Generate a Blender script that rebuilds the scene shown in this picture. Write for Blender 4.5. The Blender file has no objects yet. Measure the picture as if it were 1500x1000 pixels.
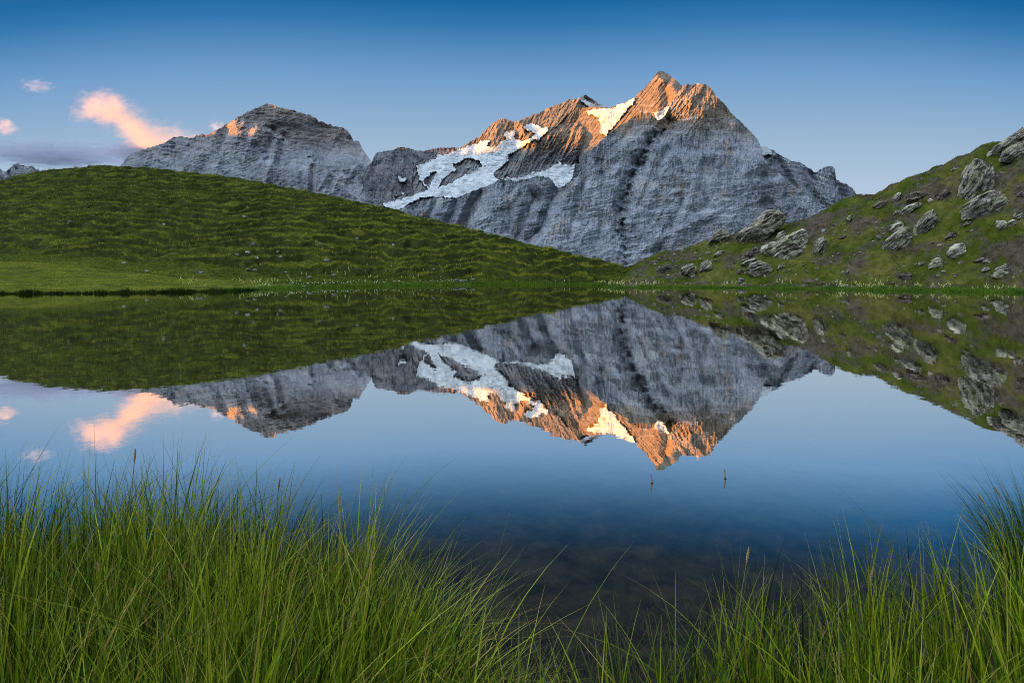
import bpy, math, random
import numpy as np
C = bpy.context.scene.collection
scn = bpy.context.scene
R = math.radians
random.seed(7)
rng = np.random.default_rng(11)

# ------------------------------------------------------------------ camera
HY, H, F = 396.0, 1.2, 1000.0            # horizon row, eye height, focal length of the 1500 x 1000 photograph
cam = bpy.data.cameras.new('camera')
cam.sensor_width = 36; cam.lens = 24.0
cam.shift_y = -(500 - HY) / 1500
cam.clip_start = 0.05; cam.clip_end = 60000
camo = bpy.data.objects.new('camera', cam); C.objects.link(camo)
camo.location = (0, 0, H); camo.rotation_euler = (R(90), 0, 0)
scn.camera = camo

# ------------------------------------------------------------------ sun and sky
SUN_EL = R(3.5)
SH = np.array([-0.965, -0.262]); SH /= np.linalg.norm(SH)       # horizontal direction towards the sun
sun = bpy.data.lights.new('sun', 'SUN')
sun.energy = 5.0; sun.angle = R(0.5); sun.color = (1.0, 0.36, 0.03)
suno = bpy.data.objects.new('sun', sun); C.objects.link(suno)
from mathutils import Vector
suno.rotation_euler = Vector((SH[0]*math.cos(SUN_EL), SH[1]*math.cos(SUN_EL), math.sin(SUN_EL))).to_track_quat('Z', 'Y').to_euler()

scn.view_settings.view_transform = 'Standard'
scn.view_settings.look = 'None'
scn.view_settings.exposure = 1.9
scn.view_settings.gamma = 1.0
scn.cycles.use_denoising = True
scn.cycles.denoising_prefilter = 'NONE'
scn.cycles.denoising_input_passes = 'RGB_ALBEDO_NORMAL'
scn.cycles.filter_width = 1.0
scn.cycles.max_bounces = 6
scn.cycles.transparent_max_bounces = 12
scn.cycles.volume_bounces = 2
scn.cycles.caustics_reflective = False
scn.cycles.caustics_refractive = False


class X:
    """a node socket or number with arithmetic"""
    def __init__(s, nt, v): s.nt, s.v = nt, v
    def op(s, name, *o):
        n = s.nt.nodes.new('ShaderNodeMath'); n.operation = name
        for i, q in enumerate((s,) + o):
            v = q.v if isinstance(q, X) else q
            if isinstance(v, (int, float)): n.inputs[i].default_value = v
            else: s.nt.links.new(v, n.inputs[i])
        return X(s.nt, n.outputs[0])
    def __add__(s, o): return s.op('ADD', o)
    def __sub__(s, o): return s.op('SUBTRACT', o)
    def __mul__(s, o): return s.op('MULTIPLY', o)
    def __truediv__(s, o): return s.op('DIVIDE', o)
    def pw(s, o): return s.op('POWER', o)
    def clamp(s):
        r = s.op('ADD', 0.0); r.v.node.use_clamp = True; return r


def ramp(nt, fac, stops, interp='LINEAR'):
    n = nt.nodes.new('ShaderNodeValToRGB'); n.color_ramp.interpolation = interp
    el = n.color_ramp.elements
    while len(el) < len(stops): el.new(0.5)
    for e, (p, c) in zip(el, stops):
        e.position = p; e.color = (*c, 1) if len(c) == 3 else c
    nt.links.new(fac.v if isinstance(fac, X) else fac, n.inputs[0])
    return n.outputs[0]


def mix(nt, fac, a, b, mode='MIX'):
    n = nt.nodes.new('ShaderNodeMix'); n.data_type = 'RGBA'; n.blend_type = mode
    for sock, v in ((n.inputs[0], fac), (n.inputs[6], a), (n.inputs[7], b)):
        if isinstance(v, X): v = v.v
        if isinstance(v, (int, float)): sock.default_value = v
        elif isinstance(v, tuple): sock.default_value = (*v, 1)
        else: nt.links.new(v, sock)
    return n.outputs[2]


def noise(nt, vec, scale, detail=4, rough=0.55, dist=0.0):
    n = nt.nodes.new('ShaderNodeTexNoise')
    n.inputs['Scale'].default_value = scale; n.inputs['Detail'].default_value = detail
    n.inputs['Roughness'].default_value = rough; n.inputs['Distortion'].default_value = dist
    if vec is not None: nt.links.new(vec, n.inputs['Vector'])
    return X(nt, n.outputs[0])


def mapping(nt, vec, scale=(1, 1, 1), rot=(0, 0, 0)):
    n = nt.nodes.new('ShaderNodeMapping')
    n.inputs['Scale'].default_value = scale; n.inputs['Rotation'].default_value = rot
    nt.links.new(vec, n.inputs['Vector']); return n.outputs[0]


# sky: physical sky graded towards the deep blue of the photograph's zenith
w = bpy.data.worlds.new('World'); scn.world = w; w.use_nodes = True
nt = w.node_tree; bg = nt.nodes['Background']
sky = nt.nodes.new('ShaderNodeTexSky'); sky.sky_type = 'NISHITA'; sky.sun_disc = False
sky.sun_elevation = SUN_EL
sky.sun_rotation = math.atan2(SH[0], SH[1])
sky.altitude = 2000; sky.air_density = 1.0; sky.dust_density = 0.3; sky.ozone_density = 3.0
tc = nt.nodes.new('ShaderNodeTexCoord'); sp = nt.nodes.new('ShaderNodeSeparateXYZ')
nt.links.new(tc.outputs['Generated'], sp.inputs[0])
el = X(nt, sp.outputs[2])*(X(nt, sp.outputs[0]).pw(4.0)*2.2+1.0)     # the deep blue reaches lower to the sides
grad = ramp(nt, el * 2.0, [(0.0, (0.56, 0.67, 0.79)), (0.21, (0.47, 0.60, 0.75)), (0.366, (0.335, 0.485, 0.66)), (0.54, (0.17, 0.35, 0.61)),
                           (0.67, (0.038, 0.195, 0.45)), (0.73, (0.010, 0.138, 0.372)), (0.85, (0.03, 0.11, 0.26)), (1.0, (0.05, 0.12, 0.24))])
SKYMIX = 0.975
GLOW = 3.5
skyc = mix(nt, SKYMIX, mix(nt, 1.0, sky.outputs[0], (0.1, 0.1, 0.1), 'MULTIPLY'), grad)
# fill glow added near the zenith, out of view, lighting everything from above
dv = nt.nodes.new('ShaderNodeVectorMath'); dv.operation = 'DOT_PRODUCT'
nt.links.new(tc.outputs['Generated'], dv.inputs[0]); dv.inputs[1].default_value = (-0.36, -0.27, 0.89)
gl = (X(nt, dv.outputs['Value'])*1.25-0.30).clamp().pw(1.7)
glow = ramp(nt, gl, [(0.0, (0, 0, 0)), (0.5, (.42*GLOW, .485*GLOW, .56*GLOW)), (1.0, (.84*GLOW, .95*GLOW, 1.06*GLOW))])
skyc = mix(nt, 1.0, skyc, glow, 'ADD')
nt.links.new(skyc, bg.inputs[0]); bg.inputs[1].default_value = 0.268

# ------------------------------------------------------------------ noise in numpy
_P = np.random.default_rng(3).permutation(4096).astype(np.int64)
_G = np.random.default_rng(4).uniform(0, 2*np.pi, 4096)


def perlin(x, y, seed=0):
    x = np.asarray(x, float); y = np.asarray(y, float)
    xi = np.floor(x).astype(np.int64); yi = np.floor(y).astype(np.int64)
    xf = x - xi; yf = y - yi
    u = xf*xf*xf*(xf*(xf*6-15)+10); v = yf*yf*yf*(yf*(yf*6-15)+10)
    def g(i, j, dx, dy):
        a = _G[_P[(_P[(i + seed*131) & 4095] + j) & 4095]]
        return np.cos(a)*dx + np.sin(a)*dy
    n00 = g(xi, yi, xf, yf); n10 = g(xi+1, yi, xf-1, yf)
    n01 = g(xi, yi+1, xf, yf-1); n11 = g(xi+1, yi+1, xf-1, yf-1)
    return ((n00*(1-u)+n10*u)*(1-v) + (n01*(1-u)+n11*u)*v) * 1.5


def fbm(x, y, oct=4, seed=0, gain=0.5):
    r = 0; a = 1
    for k in range(oct):
        r = r + a*perlin(x*2**k, y*2**k, seed+k); a *= gain
    return r


def ridged(x, y, oct=3, seed=0, gain=0.5):
    r = 0; a = 1; t = 0
    for k in range(oct):
        r = r + a*(1-2*np.abs(perlin(x*2**k, y*2**k, seed+k))); t += a; a *= gain
    return r/t


def smooth(a, b, x):
    t = np.clip((x-a)/(b-a), 0, 1); return t*t*(3-2*t)


def pline(px, py, pts):
    """distance to a polyline and which side of it (positive: right of a line that runs downwards)"""
    best = np.full(np.shape(px), 1e9); side = np.zeros(np.shape(px))
    for (x0, y0), (x1, y1) in zip(pts[:-1], pts[1:]):
        dx, dy = x1-x0, y1-y0
        t = np.clip(((px-x0)*dx+(py-y0)*dy)/(dx*dx+dy*dy), 0, 1)
        d = np.hypot(px-x0-t*dx, py-y0-t*dy)
        s = (px-x0)*dy-(py-y0)*dx
        m = d < best; best = np.where(m, d, best); side = np.where(m, np.sign(s), side)
    return best, side


def tent(px, py, pts, wl, wr=None):
    d, s = pline(px, py, pts)
    wr = wr or wl
    return np.clip(1-d/np.where(s > 0, wr, wl), 0, 1)


def inpoly(px, py, poly):
    c = np.zeros(np.shape(px), bool); n = len(poly)
    for i in range(n):
        x0, y0 = poly[i]; x1, y1 = poly[(i+1) % n]
        if y0 == y1: continue
        k = ((y0 > py) != (y1 > py)) & (px < (x1-x0)*(py-y0)/(y1-y0)+x0)
        c ^= k
    return c


def zoomed(x0, y0, s, pts): return [(x0+a/s, y0+b/s) for a, b in pts]


# ------------------------------------------------------------------ mesh helpers
def mesh_obj(name, V, Fq, mat, parent=None, smooth_=False, attrs=None):
    V = np.asarray(V, np.float32).reshape(-1, 3); Fq = np.asarray(Fq, np.int32)
    k = Fq.shape[1]
    me = bpy.data.meshes.new(name)
    me.vertices.add(len(V)); me.vertices.foreach_set('co', V.ravel())
    me.loops.add(Fq.size); me.loops.foreach_set('vertex_index', Fq.ravel())
    me.polygons.add(len(Fq))
    me.polygons.foreach_set('loop_start', np.arange(0, Fq.size, k, dtype=np.int32))
    me.polygons.foreach_set('use_smooth', np.full(len(Fq), smooth_))
    for an, av in (attrs or {}).items():
        a = me.attributes.new(an, 'FLOAT', 'POINT'); a.data.foreach_set('value', np.asarray(av, np.float32).ravel())
    me.update(calc_edges=True); me.validate()
    if mat: me.materials.append(mat)
    o = bpy.data.objects.new(name, me); C.objects.link(o)
    if parent: o.parent = parent
    return o


def grid_faces(nr, nc):
    i = np.arange(nr*nc).reshape(nr, nc)
    return np.stack([i[:-1, :-1], i[1:, :-1], i[1:, 1:], i[:-1, 1:]], -1).reshape(-1, 4)


def tag(o, label=None, cat=None, group=None, kind=None):
    if label: o['label'] = label
    if cat: o['category'] = cat
    if group: o['group'] = group
    if kind: o['kind'] = kind
    return o


def material(name, rough=0.9, spec=0.2):
    m = bpy.data.materials.new(name); m.use_nodes = True
    b = m.node_tree.nodes['Principled BSDF']
    b.inputs['Roughness'].default_value = rough; b.inputs['Specular IOR Level'].default_value = spec
    return m, m.node_tree, b


def obj_coord(nt): return nt.nodes.new('ShaderNodeTexCoord').outputs['Object']


def attr(nt, name):
    n = nt.nodes.new('ShaderNodeAttribute'); n.attribute_name = name; return X(nt, n.outputs['Fac'])


def bump(nt, b, h, strength, dist):
    n = nt.nodes.new('ShaderNodeBump'); n.inputs['Strength'].default_value = strength; n.inputs['Distance'].default_value = dist
    nt.links.new(h.v, n.inputs['Height']); nt.links.new(n.outputs[0], b.inputs['Normal'])


# ------------------------------------------------------------------ materials
def mountain_rock(name, dark, mid, light, tan, warm=None, z0=1040.0, zr=160.0):
    m, nt, b = material(name, 0.95, 0.1)
    co = obj_coord(nt)
    big = noise(nt, mapping(nt, co, (1/190, 1/190, 1/420)), 1.0, 6, 0.62)
    streak = noise(nt, mapping(nt, co, (1/24, 1/24, 1/300)), 1.0, 6, 0.65)
    strata = noise(nt, mapping(nt, co, (1/420, 1/420, 1/18), (0, R(12), 0)), 1.0, 5, 0.6, 1.6)
    v = (big*0.55 + streak*0.30 + strata*0.20 - 0.025)
    c = ramp(nt, v, [(0.36, dark), (0.5, mid), (0.64, light)])
    patch = noise(nt, mapping(nt, co, (1/110, 1/110, 1/260)), 1.0, 7, 0.7)
    msk = ramp(nt, patch, [(0.55, (0, 0, 0)), (0.66, (1, 1, 1))])
    c = mix(nt, X(nt, msk)*0.6, c, tan)
    if warm:                                    # browner beds high up; sunlit warmth painted in above the shadow line
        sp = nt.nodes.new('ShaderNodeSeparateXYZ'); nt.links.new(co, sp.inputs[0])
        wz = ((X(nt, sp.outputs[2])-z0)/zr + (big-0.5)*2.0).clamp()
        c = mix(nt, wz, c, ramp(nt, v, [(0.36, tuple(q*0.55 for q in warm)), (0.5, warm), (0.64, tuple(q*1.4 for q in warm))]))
    # joints: steep dark cracks and thin bedding lines
    vc = noise(nt, mapping(nt, co, (1/75, 1/75, 1/330)), 1.0, 5, 0.62, 0.8)
    bc = noise(nt, mapping(nt, co, (1/520, 1/520, 1/30), (0, R(14), 0)), 1.0, 5, 0.6, 1.5)
    jn = (X(nt, ramp(nt, (vc-0.5).op('ABSOLUTE'), [(0.0, (1, 1, 1)), (0.028, (0, 0, 0))])) + X(nt, ramp(nt, (bc-0.5).op('ABSOLUTE'), [(0.0, (1, 1, 1)), (0.022, (0, 0, 0))]))*0.7).clamp()
    c = mix(nt, jn*0.5, c, tuple(q*0.42 for q in dark))
    pl = noise(nt, mapping(nt, co, (1/330, 1/330, 1/46), (0, R(16), 0)), 1.0, 6, 0.65, 1.0)
    c = mix(nt, X(nt, ramp(nt, pl, [(0.55, (0, 0, 0)), (0.66, (1, 1, 1))]))*0.45, c, tuple(q*1.2 for q in light))
    nt.links.new(c, b.inputs['Base Color'])
    fine = noise(nt, co, 1/14, 6, 0.7)
    bump(nt, b, fine*0.9 + strata*0.5 + streak*0.4 - jn*0.5, 0.65, 5.0)
    return m


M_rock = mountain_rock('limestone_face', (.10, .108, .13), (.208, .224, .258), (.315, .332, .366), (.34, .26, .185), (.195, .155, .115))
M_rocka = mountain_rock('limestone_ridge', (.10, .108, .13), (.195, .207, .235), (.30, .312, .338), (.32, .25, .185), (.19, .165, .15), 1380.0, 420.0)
M_rock2 = mountain_rock('summit_rock', (.075, .075, .085), (.145, .145, .155), (.21, .21, .22), (.24, .18, .12), (.18, .14, .10), 1090.0, 150.0)  # slate in the shaded part, warm brown painted where the sun reaches
M_rockf = mountain_rock('far_limestone', (.10, .108, .13), (.195, .207, .235), (.30, .312, .338), (.32, .25, .185))
M_rockd = mountain_rock('dark_slate', (.06, .063, .075), (.12, .125, .14), (.19, .19, .205), (.22, .17, .14))


def snow_mat():
    m, nt, b = material('snow', 0.8, 0.2)
    co = obj_coord(nt)
    n = noise(nt, mapping(nt, co, (1/70, 1/70, 1/22)), 1.0, 7, 0.7, 0.6)
    c = ramp(nt, n, [(0.34, (.20, .22, .24)), (0.45, (.36, .395, .415)), (0.55, (.47, .50, .515)), (0.7, (.56, .57, .575))])
    cv = noise(nt, mapping(nt, co, (1/150, 1/150, 1/16), (0, R(-18), 0)), 1.0, 4, 0.6, 0.8)
    cl = X(nt, ramp(nt, (cv-0.5).op('ABSOLUTE'), [(0.0, (1, 1, 1)), (0.035, (0, 0, 0))]))
    c = mix(nt, cl*0.32, c, (.26, .34, .40))
    nt.links.new(c, b.inputs['Base Color'])
    bump(nt, b, n - cl*0.4, 0.6, 9.0)
    return m


M_snow = snow_mat()


def grass_mat(name, stops, tip, trans=0.35):
    m = bpy.data.materials.new(name); m.use_nodes = True; nt = m.node_tree
    nt.nodes.remove(nt.nodes['Principled BSDF']); out = nt.nodes['Material Output']
    c = ramp(nt, attr(nt, 'tint'), stops)
    al = attr(nt, 'along')
    c = mix(nt, X(nt, ramp(nt, al, [(0.72, (0, 0, 0)), (1.0, (1, 1, 1))]))*attr(nt, 'tint').pw(2.0), c, tip)
    d = nt.nodes.new('ShaderNodeBsdfDiffuse'); t = nt.nodes.new('ShaderNodeBsdfTranslucent'); g = nt.nodes.new('ShaderNodeBsdfGlossy')
    g.inputs['Roughness'].default_value = 0.45; g.inputs[0].default_value = (.5, .5, .5, 1)
    nt.links.new(c, d.inputs[0]); nt.links.new(mix(nt, 0.5, c, (.9, 1.0, .25), 'MULTIPLY'), t.inputs[0])
    s1 = nt.nodes.new('ShaderNodeMixShader'); s1.inputs[0].default_value = trans
    nt.links.new(d.outputs[0], s1.inputs[1]); nt.links.new(t.outputs[0], s1.inputs[2])
    s2 = nt.nodes.new('ShaderNodeMixShader'); s2.inputs[0].default_value = 0.025
    nt.links.new(s1.outputs[0], s2.inputs[1]); nt.links.new(g.outputs[0], s2.inputs[2])
    nt.links.new(s2.outputs[0], out.inputs[0])
    return m


M_blade = grass_mat('sedge_blade', [(0.0, (.008, .020, .004)), (0.30, (.042, .082, .007)), (0.6, (.115, .185, .006)), (0.9, (.31, .375, .011)), (1.0, (.33, .21, .06))], (.42, .25, .08), 0.2)
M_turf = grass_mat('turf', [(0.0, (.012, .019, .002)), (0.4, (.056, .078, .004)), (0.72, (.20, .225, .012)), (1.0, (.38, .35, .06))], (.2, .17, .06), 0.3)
M_turf_r = grass_mat('hill_heath', [(0.0, (.022, .025, .004)), (0.4, (.066, .074, .007)), (0.75, (.14, .15, .016)), (1.0, (.21, .15, .055))], (.2, .15, .06), 0.3)
M_bank_shade = grass_mat('bank_sedge_shade', [(0.0, (.014, .030, .003)), (0.6, (.034, .062, .006)), (1.0, (.08, .11, .014))], (.08, .09, .02), 0.2)  # dark greens stand in for the shade under the overhanging bank
M_flat = grass_mat('meadow', [(0.0, (.09, .11, .010)), (0.5, (.25, .28, .022)), (1.0, (.38, .38, .07))], (.3, .26, .08), 0.3)
M_shore = grass_mat('shore_sedge', [(0.0, (.05, .11, .010)), (0.5, (.10, .20, .018)), (1.0, (.19, .28, .03))], (.25, .28, .05), 0.35)
M_weed = grass_mat('water_weed', [(0.0, (.020, .024, .010)), (0.6, (.045, .044, .016)), (1.0, (.085, .05, .026))], (.04, .03, .016), 0.2)


def ground_mat():
    m, nt, b = material('hill_turf', 1.0, 0.05)
    co = obj_coord(nt)
    n1 = noise(nt, co, 0.25, 5, 0.6); n2 = noise(nt, co, 2.2, 5, 0.65)
    green = ramp(nt, n1*0.45 + n2*0.55, [(0.35, (.022, .034, .004)), (0.52, (.050, .066, .006)), (0.68, (.095, .105, .012))])
    soil = ramp(nt, n2, [(0.35, (.035, .026, .022)), (0.65, (.10, .075, .062))])
    dry = ramp(nt, n2, [(0.35, (.07, .055, .018)), (0.65, (.15, .115, .04))])
    rm = attr(nt, 'rocky')
    n3 = noise(nt, co, 0.42, 6, 0.7)
    c = mix(nt, X(nt, ramp(nt, n3 + rm*0.10, [(0.585, (0, 0, 0)), (0.67, (1, 1, 1))]))*rm*0.85, mix(nt, X(nt, ramp(nt, n1, [(0.44, (0, 0, 0)), (0.66, (1, 1, 1))]))*rm*0.6, green, dry), soil)
    c = mix(nt, attr(nt, 'riser')*0.85, c, ramp(nt, n2, [(0.35, (.008, .012, .003)), (0.65, (.028, .034, .008))]))  # risers painted dark as the shade below the terrace lips
    bed = ramp(nt, noise(nt, co, 3.0, 6, 0.7), [(0.3, (.006, .006, .004)), (0.48, (.022, .020, .013)), (0.68, (.046, .039, .025))])
    c = mix(nt, attr(nt, 'bed'), c, bed)
    nt.links.new(c, b.inputs['Base Color'])
    bump(nt, b, n2, 0.7, 0.12)
    return m


M_ground = ground_mat()


def boulder_mat(name, tone, lichen):
    m, nt, b = material(name, 0.95, 0.1)
    co = obj_coord(nt)
    oi = nt.nodes.new('ShaderNodeObjectInfo')
    add = nt.nodes.new('ShaderNodeVectorMath'); add.operation = 'ADD'
    nt.links.new(co, add.inputs[0])
    sc = nt.nodes.new('ShaderNodeVectorMath'); sc.operation = 'SCALE'; sc.inputs['Scale'].default_value = 40
    nt.links.new(oi.outputs['Location'], sc.inputs[0]); nt.links.new(sc.outputs[0], add.inputs[1])
    v = add.outputs[0]
    cb = nt.nodes.new('ShaderNodeCombineXYZ'); oy = nt.nodes.new('ShaderNodeSeparateXYZ'); nt.links.new(v, oy.inputs[0])
    nt.links.new((attr(nt, 'layer')*7.0 + X(nt, oy.outputs[0])*0.01).v, cb.inputs[0]); nt.links.new((attr(nt, 'along_bed')*0.9).v, cb.inputs[1]); nt.links.new((X(nt, oy.outputs[1])*0.9).v, cb.inputs[2])
    n = noise(nt, v, 2.6, 7, 0.68); s = noise(nt, cb.outputs[0], 1.0, 6, 0.62, 0.5)
    k = n*0.36 + s*0.64
    c = ramp(nt, k, [(0.43, tuple(q*0.18 for q in tone)), (0.5, tone), (0.57, tuple(min(.6, q*1.8) for q in tone))])
    ck = noise(nt, cb.outputs[0], 0.55, 4, 0.6, 0.6)
    crack = ramp(nt, (ck-0.5).op('ABSOLUTE'), [(0.0, (1, 1, 1)), (0.022, (0, 0, 0))])
    c = mix(nt, X(nt, crack)*0.85, c, (.02, .018, .015))
    li = noise(nt, v, 1.1, 6, 0.7)
    c = mix(nt, X(nt, ramp(nt, li, [(0.52, (0, 0, 0)), (0.62, (1, 1, 1))]))*0.75, c, lichen)
    mo = noise(nt, v, 0.9, 5, 0.7)
    c = mix(nt, X(nt, ramp(nt, mo, [(0.60, (0, 0, 0)), (0.66, (1, 1, 1))])), c, (.05, .06, .015))
    nt.links.new(c, b.inputs['Base Color'])
    bump(nt, b, k - X(nt, crack)*0.25, 1.0, 0.16)
    return m


M_boulder = boulder_mat('schist', (.22, .195, .155), (.27, .265, .15))
M_boulder_pale = boulder_mat('pale_schist', (.34, .31, .24), (.36, .355, .21))
M_boulder_purple = boulder_mat('brown_schist', (.13, .10, .09), (.17, .16, .11))
M_stone_pale = boulder_mat('pale_stone', (.36, .35, .34), (.42, .42, .40))
M_stone = boulder_mat('grey_stone', (.20, .19, .185), (.26, .26, .25))


def water_mat():
    m = bpy.data.materials.new('lake_water'); m.use_nodes = True; nt = m.node_tree
    nt.nodes.remove(nt.nodes['Principled BSDF']); out = nt.nodes['Material Output']
    co = obj_coord(nt)
    n = noise(nt, mapping(nt, co, (1.0, 0.55, 1)), 1.6, 3, 0.5)
    n2 = noise(nt, co, 9.0, 2, 0.5)
    bp = nt.nodes.new('ShaderNodeBump'); bp.inputs['Strength'].default_value = 0.35; bp.inputs['Distance'].default_value = 0.0035
    nt.links.new((n + n2*0.12).v, bp.inputs['Height'])
    lw = nt.nodes.new('ShaderNodeLayerWeight'); nt.links.new(bp.outputs[0], lw.inputs['Normal'])
    fr = ramp(nt, lw.outputs['Facing'], [(0.0, (.03,)*3), (0.48, (.045,)*3), (0.575, (.07,)*3), (0.62, (.10,)*3), (0.66, (.30,)*3), (0.71, (.68,)*3), (0.75, (.90,)*3), (0.85, (.90,)*3), (0.93, (.86,)*3), (0.985, (.88,)*3), (1.0, (1,)*3)])
    tr = nt.nodes.new('ShaderNodeBsdfTransparent'); tr.inputs[0].default_value = (.80, .76, .66, 1)
    gl = nt.nodes.new('ShaderNodeBsdfGlossy'); gl.inputs['Roughness'].default_value = 0.012; gl.inputs[0].default_value = (1.0, .97, .93, 1)
    nt.links.new(bp.outputs[0], gl.inputs['Normal'])
    ms = nt.nodes.new('ShaderNodeMixShader')
    nt.links.new(fr, ms.inputs[0]); nt.links.new(tr.outputs[0], ms.inputs[1]); nt.links.new(gl.outputs[0], ms.inputs[2])
    nt.links.new(ms.outputs[0], out.inputs[0])
    return m


M_water = water_mat()


def plain(name, col, rough=0.8):
    m, nt, b = material(name, rough, 0.2)
    n = noise(nt, obj_coord(nt), 30, 4, 0.6)
    nt.links.new(ramp(nt, n, [(0.3, tuple(q*0.65 for q in col)), (0.7, tuple(min(1, q*1.2) for q in col))]), b.inputs['Base Color'])
    return m


# ------------------------------------------------------------------ mountains
def world(px, py, D):
    return np.stack([(px-750)/F*D, D, H+(HY-py)/F*D], -1)


def mountain(name, mat, sky_pts, x0, x1, bot, depth, step=0.9, parent=None, jag=1.2, seed=0):
    """one mountain: a front face sculpted in depth below its skyline and a back slope behind it"""
    sx, sy = zip(*sky_pts)
    cols = np.arange(x0, x1+step, step); nr = int(max(bot-min(sy), 40)/step)
    v = (np.linspace(0, 1, nr)**1.05)[:, None]
    top = np.interp(cols, sx, sy)
    jg = jag*(fbm(cols/5.0, cols*0+seed*7.3, 4, seed+50, 0.65))
    top = top + jg
    px = np.broadcast_to(cols, (nr, len(cols))); py = top + v*(np.maximum(bot-top, 2))
    D = depth(px, py)
    P = world(px, py, D)
    back = []
    for k, (dd, dz) in enumerate(((60, 18), (250, 140), (700, 520), (1500, 1500))):
        q = P[0].copy(); q[:, 0] *= (1+dd/q[:, 1]); q[:, 1] += dd; q[:, 2] -= dz; back.insert(0, q)
    P = np.concatenate([np.array(back), P], 0)
    o = mesh_obj(name, P, grid_faces(*P.shape[:2]), mat, parent)
    return o


def snow_patch(name, polys, holes, depth, parent, step=0.8, rough=1.6, seed=0):
    """snow and ice lying on a mountain: a thick sheet over the rock inside the traced outlines"""
    pts = np.array([p for q in polys for p in q]); x0, y0 = pts.min(0)-2; x1, y1 = pts.max(0)+2
    px, py = np.meshgrid(np.arange(x0, x1, step), np.arange(y0, y1, step))
    m = snow_mask(px, py, polys, holes, rough, seed)
    D = depth(px, py)
    V = world(px, py, D)
    Fq = grid_faces(*px.shape)
    keep = m.ravel()[Fq].all(1); Fq = Fq[keep]
    used, inv = np.unique(Fq, return_inverse=True)
    Vt = V.reshape(-1, 3)[used]; Ft = inv.reshape(-1, 4); n = len(Vt)
    Vb = Vt*(1+22/Vt[:, 1:2]); Vb[:, 2] -= 4                       # underside, 22 m in
    e = np.concatenate([Ft[:, [0, 1]], Ft[:, [1, 2]], Ft[:, [2, 3]], Ft[:, [3, 0]]])
    es = {}
    for a, b in map(tuple, e):
        if (b, a) in es: del es[(b, a)]
        else: es[(a, b)] = 1
    rim = np.array(list(es)) if es else np.zeros((0, 2), int)
    sides = np.stack([rim[:, 1], rim[:, 0], rim[:, 0]+n, rim[:, 1]+n], -1)
    return mesh_obj(name, np.concatenate([Vt, Vb]), np.concatenate([Ft, sides]), M_snow, parent, True)


def snow_mask(px, py, polys, holes=(), rough=1.6, seed=0):
    wx = px + rough*1.2*fbm(px/6, py/5, 4, 70+seed, 0.55); wy = py + rough*1.2*fbm(px/6, py/5, 4, 80+seed, 0.55)
    m = np.zeros(px.shape, bool)
    for q in polys: m |= inpoly(wx, wy, q)
    for q in holes: m &= ~inpoly(wx, wy, q)
    return m


def buttress(px, py, n, seed, box, slope, tall, skew=0.0, amp=60.0):
    """relief of n overlapping prow-like buttresses with sharp edges and V-shaped gullies between them (metres, smaller is nearer)"""
    r = np.random.default_rng(seed); x0, x1, y0, y1 = box
    wx = px + 2.0*fbm(px/14, py/14, 3, seed); wy = py + 3*fbm(px/20, py/14, 2, seed+1)
    best = np.full(px.shape, 1e9)
    for _ in range(n):
        cx, cy = r.uniform(x0, x1), r.uniform(y0, y1); sk = skew+r.normal(0, .5)
        a, b = slope*r.uniform(.5, 1.6), slope*r.uniform(.5, 1.6); dx = (wx-cx)+sk*(wy-cy); dy = wy-cy
        best = np.minimum(best, r.uniform(-.5, .5)*amp + np.where(dx < 0, -dx*a, dx*b) + slope*np.where(dy < 0, -dy*0.55, dy*0.25)/tall)
    return best - np.median(best)


def strata(px, py, tilt, per, amp, seed, warp=6):
    q = (py + tilt*px + warp*fbm(px/60, py/30, 3, seed))/per
    f = q-np.floor(q)
    return amp*(np.where(f < 0.75, f/0.75, (1-f)/0.25))*(0.6+0.6*perlin(px/35, q*0.9, seed+5))


# --- main wall with the right-hand summit
SKY_E = [(572, 309), (586, 307), (606, 299), (632, 289.5), (663, 291), (684, 284), (702, 277), (722, 268), (733, 263), (753, 265.6), (770, 264), (786, 258.6), (797, 258), (805, 261), (812, 272),
         (820, 276), (828, 272), (838, 263), (851, 254), (853, 240), (857, 228), (866, 220), (876, 211), (890, 197.5), (898, 192), (906, 185), (917, 179), (929, 171), (937, 163), (943, 157.6), (949, 163), (957, 170), (963, 175.5),
         (969, 175), (974, 170), (979, 160), (986, 146), (992, 136), (1000, 127), (1006, 123.2), (1010, 124.6), (1014, 123), (1018, 124.4), (1022, 122.6), (1032, 122.6), (1037, 125.5), (1042, 129.7), (1049, 141), (1053, 145.4),
         (1060, 150.5), (1069.5, 164.4), (1078, 172), (1085, 178.4), (1097, 190.8), (1104, 197), (1109.8, 204.7), (1114.4, 214), (1117, 228), (1125, 240), (1150, 262), (1200, 300), (1260, 330)]
RIB_E = [(1033, 121), (1022, 136), (1013, 147), (1010, 160), (1006, 178), (1000, 215), (990, 260)]


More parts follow.
